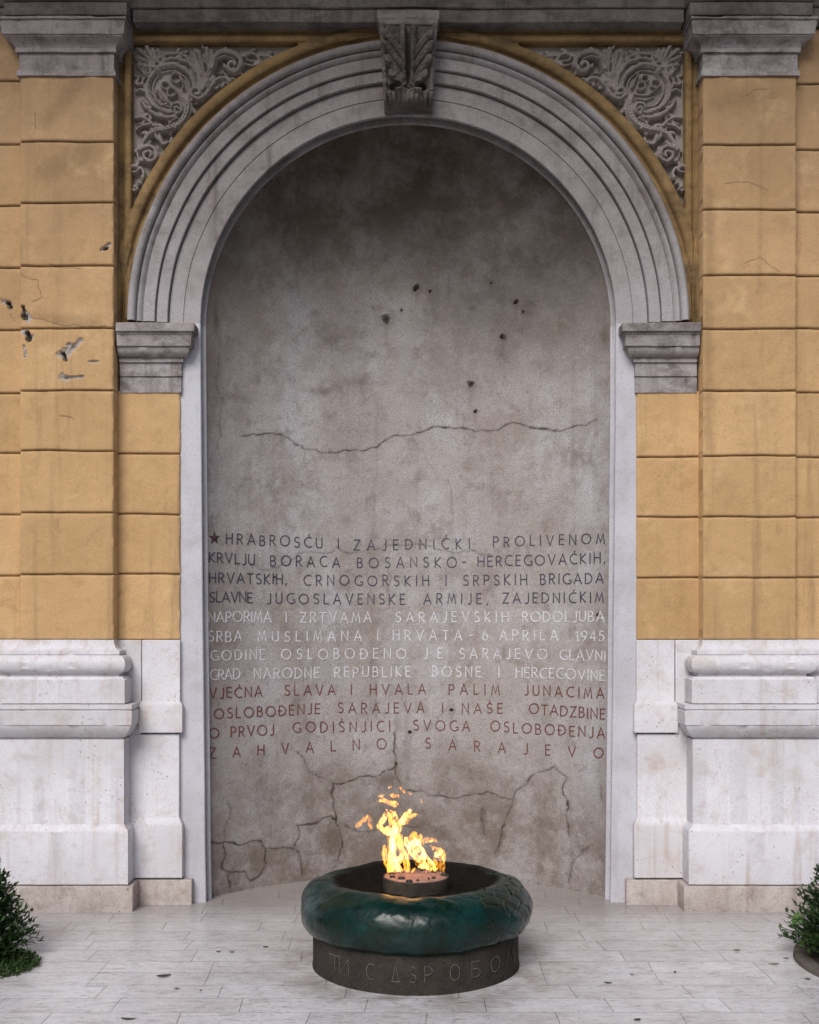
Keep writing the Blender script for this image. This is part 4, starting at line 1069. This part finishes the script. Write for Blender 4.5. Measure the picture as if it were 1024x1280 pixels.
for i in range(13):
    a = 2 * pi * (i + random.uniform(-.45, .45)) / 13; rr = 0.122 + random.uniform(-.03, .012); s = random.uniform(.004, .014)
    b = len(V)
    for k in range(6):
        q = 2 * pi * k / 6; V.append((rr * cos(a) + s * 1.5 * cos(q), rr * sin(a) + s * sin(q), 0.395))
    for k in range(6):
        q = 2 * pi * k / 6; V.append((rr * cos(a) + s * cos(q), rr * sin(a) + .7 * s * sin(q), 0.404 + s * .3))
    Fc.append(tuple(b + 6 + k for k in range(6)))
    for k in range(6): Fc.append((b + k, b + (k + 1) % 6, b + 6 + (k + 1) % 6, b + 6 + k))
mesh_py('burner_jets', V, Fc, M['black'], bur, angle=20)

# ------------------------------------------------------------------ flame
def flame_mat(name, col, st):
    t = NT(name)
    t.t.nodes.remove(t.b)
    nz = t.noise(1.0, 4, 0.6, vec=t.vec(75, 75, 28), dist=0.8)
    e = t.n('ShaderNodeEmission', {0: (*col, 1.0), 1: t.step(nz, 0.38, 0.66, 0.0, st * 2.2)})
    t.t.links.new(e.outputs[0], t.out.inputs['Volume'])
    return t.m
FM = [flame_mat('flame_orange', (1.0, 0.33, 0.015), 95.0), flame_mat('flame_yellow', (1.0, 0.38, 0.04), 125.0), flame_mat('flame_white', (1.0, 0.47, 0.10), 190.0)]
fl = empty('flame', (BX, BY, 0.40))
tag(fl, 'yellow orange gas flame burning above the green ring basin', 'flame')
# tongues in pixels of a 6.83x enlargement; points, radii at start, middle and end, hotness, depth
TG = [
 ([(395, 820), (370, 740), (345, 660), (345, 590)], 14, 30, 8, 1, -.02), ([(410, 820), (400, 700), (410, 590), (405, 500), (370, 430)], 18, 26, 22, 2, .0),
 ([(430, 800), (425, 690), (415, 560), (430, 470), (445, 390), (430, 300)], 20, 30, 14, 2, .02), ([(400, 500), (330, 460), (295, 420), (340, 370), (365, 310), (360, 285)], 20, 26, 8, 2, -.01),
 ([(440, 500), (480, 430), (500, 370), (545, 320), (572, 285)], 22, 28, 7, 2, .02), ([(500, 380), (560, 350), (600, 330), (640, 335)], 22, 18, 8, 1, .0),
 ([(510, 400), (530, 410), (560, 375)], 10, 14, 6, 1, .01), ([(440, 480), (410, 400), (400, 330), (415, 295)], 20, 24, 7, 1, -.02),
 ([(465, 640), (455, 560), (470, 510), (500, 520)], 14, 32, 10, 1, .02), ([(545, 820), (535, 730), (500, 650), (480, 580), (490, 520)], 14, 30, 14, 1, .0),
 ([(470, 810), (450, 750), (480, 700), (500, 690)], 28, 30, 14, 2, -.05), ([(500, 815), (470, 780), (440, 730), (430, 690)], 14, 18, 8, 2, -.06),
 ([(750, 800), (690, 760), (620, 690), (560, 620), (530, 560), (530, 520)], 16, 28, 10, 2, -.02), ([(720, 790), (670, 770), (640, 770)], 10, 20, 14, 2, -.05),
 ([(790, 800), (740, 740), (690, 700), (655, 640), (640, 580), (590, 550)], 16, 28, 20, 2, .01), ([(560, 620), (590, 570), (620, 560), (650, 580)], 26, 32, 16, 2, .0),
 ([(570, 570), (580, 510), (610, 495), (630, 530)], 14, 28, 12, 0, .03), ([(640, 570), (660, 530), (650, 495)], 14, 15, 5, 1, .02),
 ([(655, 590), (690, 545), (750, 540), (805, 560)], 12, 22, 9, 0, .02), ([(690, 570), (730, 560), (780, 548)], 6, 9, 4, 1, .0),
 ([(650, 600), (680, 640), (700, 690), (760, 750)], 12, 16, 12, 2, -.03), ([(850, 830), (845, 760), (850, 690), (840, 640), (770, 620), (750, 605)], 7, 24, 10, 1, -.02),
 ([(770, 690), (800, 660), (840, 650)], 10, 24, 16, 2, -.03), ([(800, 800), (820, 720), (790, 680)], 7, 16, 10, 0, .03), ([(770, 815), (790, 750), (770, 700)], 12, 20, 9, 1, .0),
 ([(600, 700), (620, 640), (600, 590)], 16, 20, 10, 1, .03), ([(560, 800), (545, 700), (560, 640)], 10, 14, 10, 0, .05), ([(640, 760), (600, 680), (560, 650)], 10, 14, 10, 0, .04),
 ([(400, 820), (385, 790), (390, 740)], 14, 16, 6, 0, .03), ([(520, 820), (525, 770), (510, 720)], 12, 14, 7, 1, -.07), ([(580, 825), (590, 800), (620, 790)], 10, 14, 6, 0, -.06),
 ([(440, 820), (420, 770), (420, 720)], 10, 14, 7, 1, -.07), ([(700, 815), (730, 800), (770, 790)], 8, 12, 6, 1, -.07), ([(360, 720), (375, 760), (395, 800)], 16, 14, 8, 1, -.01),
 ([(105, 435), (140, 405), (180, 365), (200, 345)], 15, 20, 14, 0, .0), ([(195, 345), (225, 370), (225, 420), (238, 455)], 18, 20, 5, 0, .01),
 ([(280, 215), (305, 205), (330, 220)], 7, 14, 8, 1, .0), ([(290, 170), (320, 175), (345, 160)], 8, 12, 6, 1, .0), ([(330, 180), (340, 210), (390, 225), (420, 250), (450, 255)], 10, 20, 8, 1, .01), ([(400, 220), (440, 225), (465, 245)], 10, 14, 5, 1, .0),
 ([(395, 165), (430, 170), (472, 172)], 12, 19, 10, 0, .02), ([(382, 100), (395, 92), (410, 90)], 8, 10, 4, 0, .0), ([(475, 90), (500, 125), (540, 145), (588, 158)], 8, 13, 4, 0, .02), ([(660, 200), (664, 225), (670, 240)], 5, 7, 3, 0, .0),
]
RF = random.Random(77)
for P, r0, rm, r1, hot, dy in list(TG[:34]):           # thin filaments licking round the main tongues
    a, b = RF.uniform(-22, 22), RF.uniform(-22, 22)
    TG.append(([(x + a + RF.uniform(-10, 10), y + b * .6 + RF.uniform(-8, 8)) for x, y in P], 4, 9, 3, RF.choice((0, 1, 1, 2)), dy + RF.uniform(-.03, .03)))
for ti, (P, r0, rm, r1, hot, dy) in enumerate(TG):
    rr = random.Random(100 + ti)
    P = smooth(P, 2); n = len(P)
    C = []
    for i, (zx, zy) in enumerate(P):
        px, py = 430 + zx / 6.827, 970 + zy / 6.827
        t_ = i / (n - 1)
        rad = (r0 + (rm - r0) * sin(pi * min(t_, .5))) if t_ < .5 else (r1 + (rm - r1) * sin(pi * (1 - t_)))
        C.append((*pt(px, py, BY + dy + 0.02 * sin(3 * t_ + ti)), rad * 0.98 / 6.827 * (D + BY) / F))
    V = []; Fc = []; m = 10
    def put(i, rad, jit=True):
        x, y, z, _ = C[i]
        a = C[max(0, i - 1)]; b = C[min(n - 1, i + 1)]
        T = np.array([b[0] - a[0], b[1] - a[1], b[2] - a[2]]); T /= np.linalg.norm(T) + 1e-9
        S = np.cross(T, (0, 1, 0)); S /= np.linalg.norm(S) + 1e-9
        B = np.cross(S, T)
        for k in range(m):
            q = 2 * pi * k / m
            j = 1 + (rr.uniform(-.12, .12) if jit else 0)
            v = np.array([x, y, z]) + S * cos(q) * rad * 1.12 * j + B * sin(q) * rad * 0.45 * j
            V.append(tuple(v))
    for i in range(n):
        put(i, C[i][3] * (1 + 0.14 * sin(i * 1.3 + ti)))
    for i in range(n - 1):
        for k in range(m):
            Fc.append((i * m + k, i * m + (k + 1) % m, (i + 1) * m + (k + 1) % m, (i + 1) * m + k))
    V.append(C[0][:3]); V.append(C[-1][:3])
    for k in range(m):
        Fc.append((len(V) - 2, (k + 1) % m, k)); Fc.append((len(V) - 1, (n - 1) * m + k, (n - 1) * m + (k + 1) % m))
    o = mesh_py('flame_tongue', V, Fc, FM[hot], fl, angle=180, local=(BX, BY, 0.40))
    bm = bmesh.new(); bm.from_mesh(o.data); bmesh.ops.recalc_face_normals(bm, faces=bm.faces); bm.to_mesh(o.data); bm.free()
    sb = o.modifiers.new('subdivision', 'SUBSURF'); sb.levels = 1; sb.render_levels = 1

# ------------------------------------------------------------------ planting
def leaf_mat(name, a, b, rough=0.55):
    t = NT(name)
    col = t.mix(t.step(t.noise(14, 4, 0.6), 0.35, 0.65), a, b)
    col = t.mix(t.step(t.noise(120, 2, 0.6), 0.45, 0.7, 0.0, 0.5), col, tuple(x * 0.4 for x in a))
    return t.set(col, rough)
M['fir'] = leaf_mat('dark_conifer_green', (0.014, 0.042, 0.010), (0.040, 0.085, 0.018))
M['grass'] = leaf_mat('grass_green', (0.035, 0.075, 0.018), (0.07, 0.115, 0.03))
M['ivy'] = leaf_mat('bright_leaf_green', (0.07, 0.15, 0.03), (0.12, 0.20, 0.05))
M['bark'] = stone('brown_bark', (0.10, 0.07, 0.05), (0.06, 0.04, 0.03), (0.03, 0.02, 0.015), rough=0.9)
M['soil'] = stone('dark_bed_soil', (0.055, 0.042, 0.032), (0.035, 0.027, 0.02), (0.02, 0.015, 0.01), rough=0.95, bump=1.0)
M['kerb'] = stone('weathered_planter_rim', (0.13, 0.11, 0.095), (0.08, 0.066, 0.056), (0.04, 0.032, 0.027), 0.6, 0.2, rough=0.85, bump=0.6)

def blades(specs):
    """specs: (base, direction, length, width) -> double-quad blades, bent"""
    V = []; Fc = []
    for p, d, L, wd, droop in specs:
        d = np.array(d, float); d /= np.linalg.norm(d) + 1e-9
        s = np.cross(d, (random.uniform(-.4, .4), random.uniform(-.4, .4), 1)); s /= np.linalg.norm(s) + 1e-9
        p = np.array(p, float); b = len(V)
        for t, ww in ((0, .6), (.5, 1.0), (1, .08)):
            c = p + d * L * t + np.array((0, 0, -droop * L * t * t))
            V.append(tuple(c - s * wd * ww)); V.append(tuple(c + s * wd * ww))
        Fc += [(b, b + 1, b + 3, b + 2), (b + 2, b + 3, b + 5, b + 4)]
    return V, Fc
def tube(pts, r0, r1, m=6):
    V = []; Fc = []; n = len(pts)
    for i, p in enumerate(pts):
        r = r0 + (r1 - r0) * i / (n - 1)
        for k in range(m): V.append((p[0] + r * cos(2 * pi * k / m), p[1] + r * sin(2 * pi * k / m), p[2]))
    for i in range(n - 1):
        for k in range(m): Fc.append((i * m + k, i * m + (k + 1) % m, (i + 1) * m + (k + 1) % m, (i + 1) * m + k))
    return V, Fc

def conifer(base, height, rad, label, seed):
    rr = random.Random(seed)
    t = empty('conifer_shrub', base); tag(t, label, 'shrub', 'clipped conifer shrubs in the round beds')
    V, Fc = tube([(0, 0, 0), (0.01, 0.0, height * .5), (0, 0.01, height * .92)], 0.022, 0.004)
    mesh_py('trunk', V, Fc, M['bark'], t, angle=60)
    specs = []
    for i in range(1100):
        z = height * (0.03 + 0.92 * rr.random() ** 1.15); a = rr.uniform(0, 2 * pi)
        rz = rad * (1 - (z / height)) ** 0.62 * rr.uniform(0.72, 1.06) + 0.015
        up = rr.uniform(0.35, 0.8)
        p0 = np.array((cos(a) * rz * .30, sin(a) * rz * .30, max(0.01, z - rz * up * .5))); p1 = np.array((cos(a) * rz, sin(a) * rz, z + rz * up * .2))
        n = 16
        for k in range(n):
            f = (k + rr.random()) / n; c = p0 + (p1 - p0) * f
            d = (p1 - p0) / (np.linalg.norm(p1 - p0) + 1e-9)
            sd = np.array((rr.uniform(-1, 1), rr.uniform(-1, 1), rr.uniform(-.5, 1)))
            specs.append((c, d * 0.9 + sd * .75, rr.uniform(.022, .05) * (1.25 - .6 * f), rr.uniform(.005, .0085), rr.uniform(-.2, .3)))
    V, Fc = blades(specs)
    mesh_py('foliage', V, Fc, M['fir'], t, angle=180)
    return t
def planter(cx, cy, label):
    t = empty('planter', (cx, cy, 0)); tag(t, label, 'planter', 'round low planters at the paving edge')
    lathe('rim', [(0.44, 0.01), (0.445, 0.022), (0.46, 0.028), (0.50, 0.027), (0.513, 0.020), (0.516, 0.0)][::-1], M['kerb'], t, 72, 5, 0.02)
    lathe('soil', [(0.45, 0.022), (0.3, 0.034), (0.1, 0.04), (0.0, 0.042)], M['soil'], t, 40, 6, 0.05)
planter(-2.40, -1.10, 'round low planter under the left conifer shrub and grass')
planter(2.305, -1.15, 'round low planter with grey stone rim under the right conifer')
conifer((-2.07, -1.06, 0.02), 0.52, 0.34, 'dense dark conifer shrub rising behind the grass tuft at left', 3)
conifer((2.11, -1.08, 0.02), 0.58, 0.37, 'dark conifer shrub beside the five-lobed leaf sprigs at right', 5)
# grass tuft under the left shrub
def grass():
    t = empty('grass_tuft', (-2.02, -1.16, 0.0)); tag(t, 'low grass tuft spilling over the paving beneath the left conifer', 'grass')
    rr = random.Random(4); specs = []
    for i in range(4200):
        a = rr.uniform(0, 2 * pi); q = sqrt(rr.random()) * 0.34
        x, y = cos(a) * q * 0.95, sin(a) * q * 0.75
        o = np.array((x * .9 + rr.uniform(-.4, .4), y * .6 + rr.uniform(-.5, .3), rr.uniform(.3, 1.1)))
        specs.append(((x, y, 0.005), o, rr.uniform(.05, .105) * (1.15 - q * 2.0), rr.uniform(.003, .0055), rr.uniform(.2, .8)))
    V, Fc = blades(specs); mesh_py('blades', V, Fc, M['grass'], t, angle=180)
    V = []; Fc = []
    for (x, y, h, lx) in [(0.14, 0.06, 0.20, 0.06), (0.22, 0.03, 0.09, .03), (0.10, 0.02, .12, .02), (0.25, -0.02, 0.07, .03), (0.02, -.1, .13, .05), (-.03, -.1, .10, .05)]:
        pts = [(x + lx * k * k / 16, y, h * k / 4) for k in range(5)]
        a, b = tube(pts, .0022, .0012, 4); o = len(V); V += a; Fc += [tuple(i + o for i in f) for f in b]
        c, d = blades([((x + lx, y, h), (.3, 0, 1 if h < .15 else -.8), .045, .006, .2), ((x + lx * .4, y, h * .6), (.8, -.2, .5), .04, .005, .4)])
        o = len(V); V += c; Fc += [tuple(i + o for i in f) for f in d]
    mesh_py('seed_stalks', V, Fc, M['grass'], t, angle=180)
grass()
def lobed(center, size, tilt, rr):
    """a five-lobed leaf"""
    V = [tuple(center)]; Fc = []; n = 20
    for k in range(n):
        a = 2 * pi * k / n; lob = 0.55 + 0.45 * abs(cos(2.5 * (a - pi / 2))) ** 1.5
        x, z = cos(a) * lob * size, sin(a) * lob * size
        y = -0.35 * size * lob * lob + z * tilt
        V.append((center[0] + x, center[1] + y, center[2] + z))
    for k in range(n): Fc.append((0, 1 + k, 1 + (k + 1) % n))
    return V, Fc
def sprig(base, leaves, label):
    t = empty('creeper_sprig', base); tag(t, label, 'plant', 'lobed leaf sprigs at the right planter')
    V = []; Fc = []; SV = []; SF = []; rr = random.Random(2)
    for dx, dy, dz, s in leaves:
        a, b = lobed((dx, dy, dz), s, rr.uniform(-.8, .3), rr); o = len(V); V += a; Fc += [tuple(i + o for i in f) for f in b]
        a, b = tube([(0, 0, 0), (dx * .4, dy * .4, dz * .65), (dx * .98, dy, dz)], .003, .0015, 5); o = len(SV); SV += a; SF += [tuple(i + o for i in f) for f in b]
    mesh_py('leaves', V, Fc, M['ivy'], t, angle=180); mesh_py('stem', SV, SF, M['bark'], t, angle=180)
sprig((1.93, -0.98, 0.045), [(-0.095, -0.02, 0.135, 0.030), (-0.115, -.03, 0.120, 0.020), (-0.055, -.05, 0.095, .022), (-0.03, -.02, .105, .02)], 'taller sprig of bright lobed leaves leaning out from the right conifer')
sprig((1.90, -1.06, 0.045), [(-0.075, -.02, 0.040, 0.018), (-0.060, -.03, 0.055, .014), (-0.03, -.04, 0.02, .016), (-.05, -.06, .005, .012)], 'small low sprig of lobed leaves at the right planter rim')

# ------------------------------------------------------------------ dead leaves on the paving
M['dark_leaf'] = leaf_mat('rotted_leaf', (0.022, 0.017, 0.014), (0.045, 0.034, 0.027), 0.7)
M['tan_leaf'] = leaf_mat('dry_tan_leaf', (0.27, 0.17, 0.10), (0.20, 0.12, 0.07), 0.7)
def leaf(px, py, L, wd, rot, mat, label, curl=0.25):
    d = F * EYE / (py - CY); x = (px - CX) * d / F; y = d - D; L *= .62; wd *= .66
    n = 10; V = []; Fc = []; rr = random.Random(int(px * 7 + py))
    for i in range(n + 1):
        t = i / n; ww = wd * sin(pi * min(1, t * 0.96 + 0.02)) ** 0.8 * (0.8 + 0.4 * rr.random()); cx = (t - .5) * L; bend = 0.25 * L * (t - .5) ** 2 * 4 * .5
        up = 0.004 + curl * L * 0.22 * abs(2 * t - 1) ** 2
        for s, hz in ((-1, 0.5), (0, 0), (1, 0.5)):
            V.append((cx, bend + s * ww, up + hz * ww * curl * 1.2))
    for i in range(n):
        for k in range(2):
            q = 3 * i + k; Fc.append((q, q + 3, q + 4, q + 1))
    o = mesh_py('fallen_leaf', V, Fc, M[mat], None, angle=180)
    so_ = o.modifiers.new('thickness', 'SOLIDIFY'); so_.thickness = 0.0012
    o.location = (x, y, 0.002); o.rotation_euler = (0, 0, rot)
    tag(o, label, 'leaf', 'dead leaves lying on the marble paving')
leaf(205, 1221, .105, .022, .3, 'dark_leaf', 'largest black rotted leaf, flat on the left paving', .06)
leaf(221, 1237, .040, .008, .1, 'dark_leaf', 'small dark leaf just below the largest black leaf', .1)
leaf(251, 1239, .020, .007, .6, 'dark_leaf', 'dark leaf crumb right of the small leaf on left paving', .1)
leaf(273, 1190.6, .038, .008, .0, 'dark_leaf', 'left one of two dark leaves side by side, left of the basin', .1)
leaf(290, 1191.2, .038, .008, .3, 'dark_leaf', 'right one of two dark leaves side by side, left of the basin', .1)
leaf(332, 1184.7, .048, .009, .05, 'dark_leaf', 'dark leaf nearest the left side of the fire basin', .1)
leaf(160, 1275, .10, .012, -.05, 'dark_leaf', 'long dark leaf at the bottom left edge of the paving', .05)
leaf(760, 1230, .060, .010, -.2, 'dark_leaf', 'curled black leaf on the paving right of the basin', .3)
leaf(790, 1219.5, .028, .006, -.5, 'dark_leaf', 'small dark leaf just above the curled black leaf', .2)
leaf(844, 1216, .030, .008, .9, 'dark_leaf', 'small dark leaf alone on the middle of the right paving', .2)
leaf(979, 1164, .045, .008, .0, 'dark_leaf', 'thin dark leaf on paving between right pedestal and planter', .1)
leaf(1010, 1225, .040, .008, -.2, 'dark_leaf', 'dark leaf below the right planter rim', .1)
leaf(983, 1199, .045, .009, -.1, 'dark_leaf', 'dark leaf touching the left of the right planter rim', .1)
leaf(921, 1188.7, .060, .014, .1, 'tan_leaf', 'tan dry leaf lying before the right pedestal', .1)
leaf(968, 1206, .080, .012, .0, 'tan_leaf', 'long tan dry leaf left of the right planter', .05)
leaf(797, 1276, .050, .014, .3, 'dark_leaf', 'dark leaf at the bottom edge of the right paving', .1)
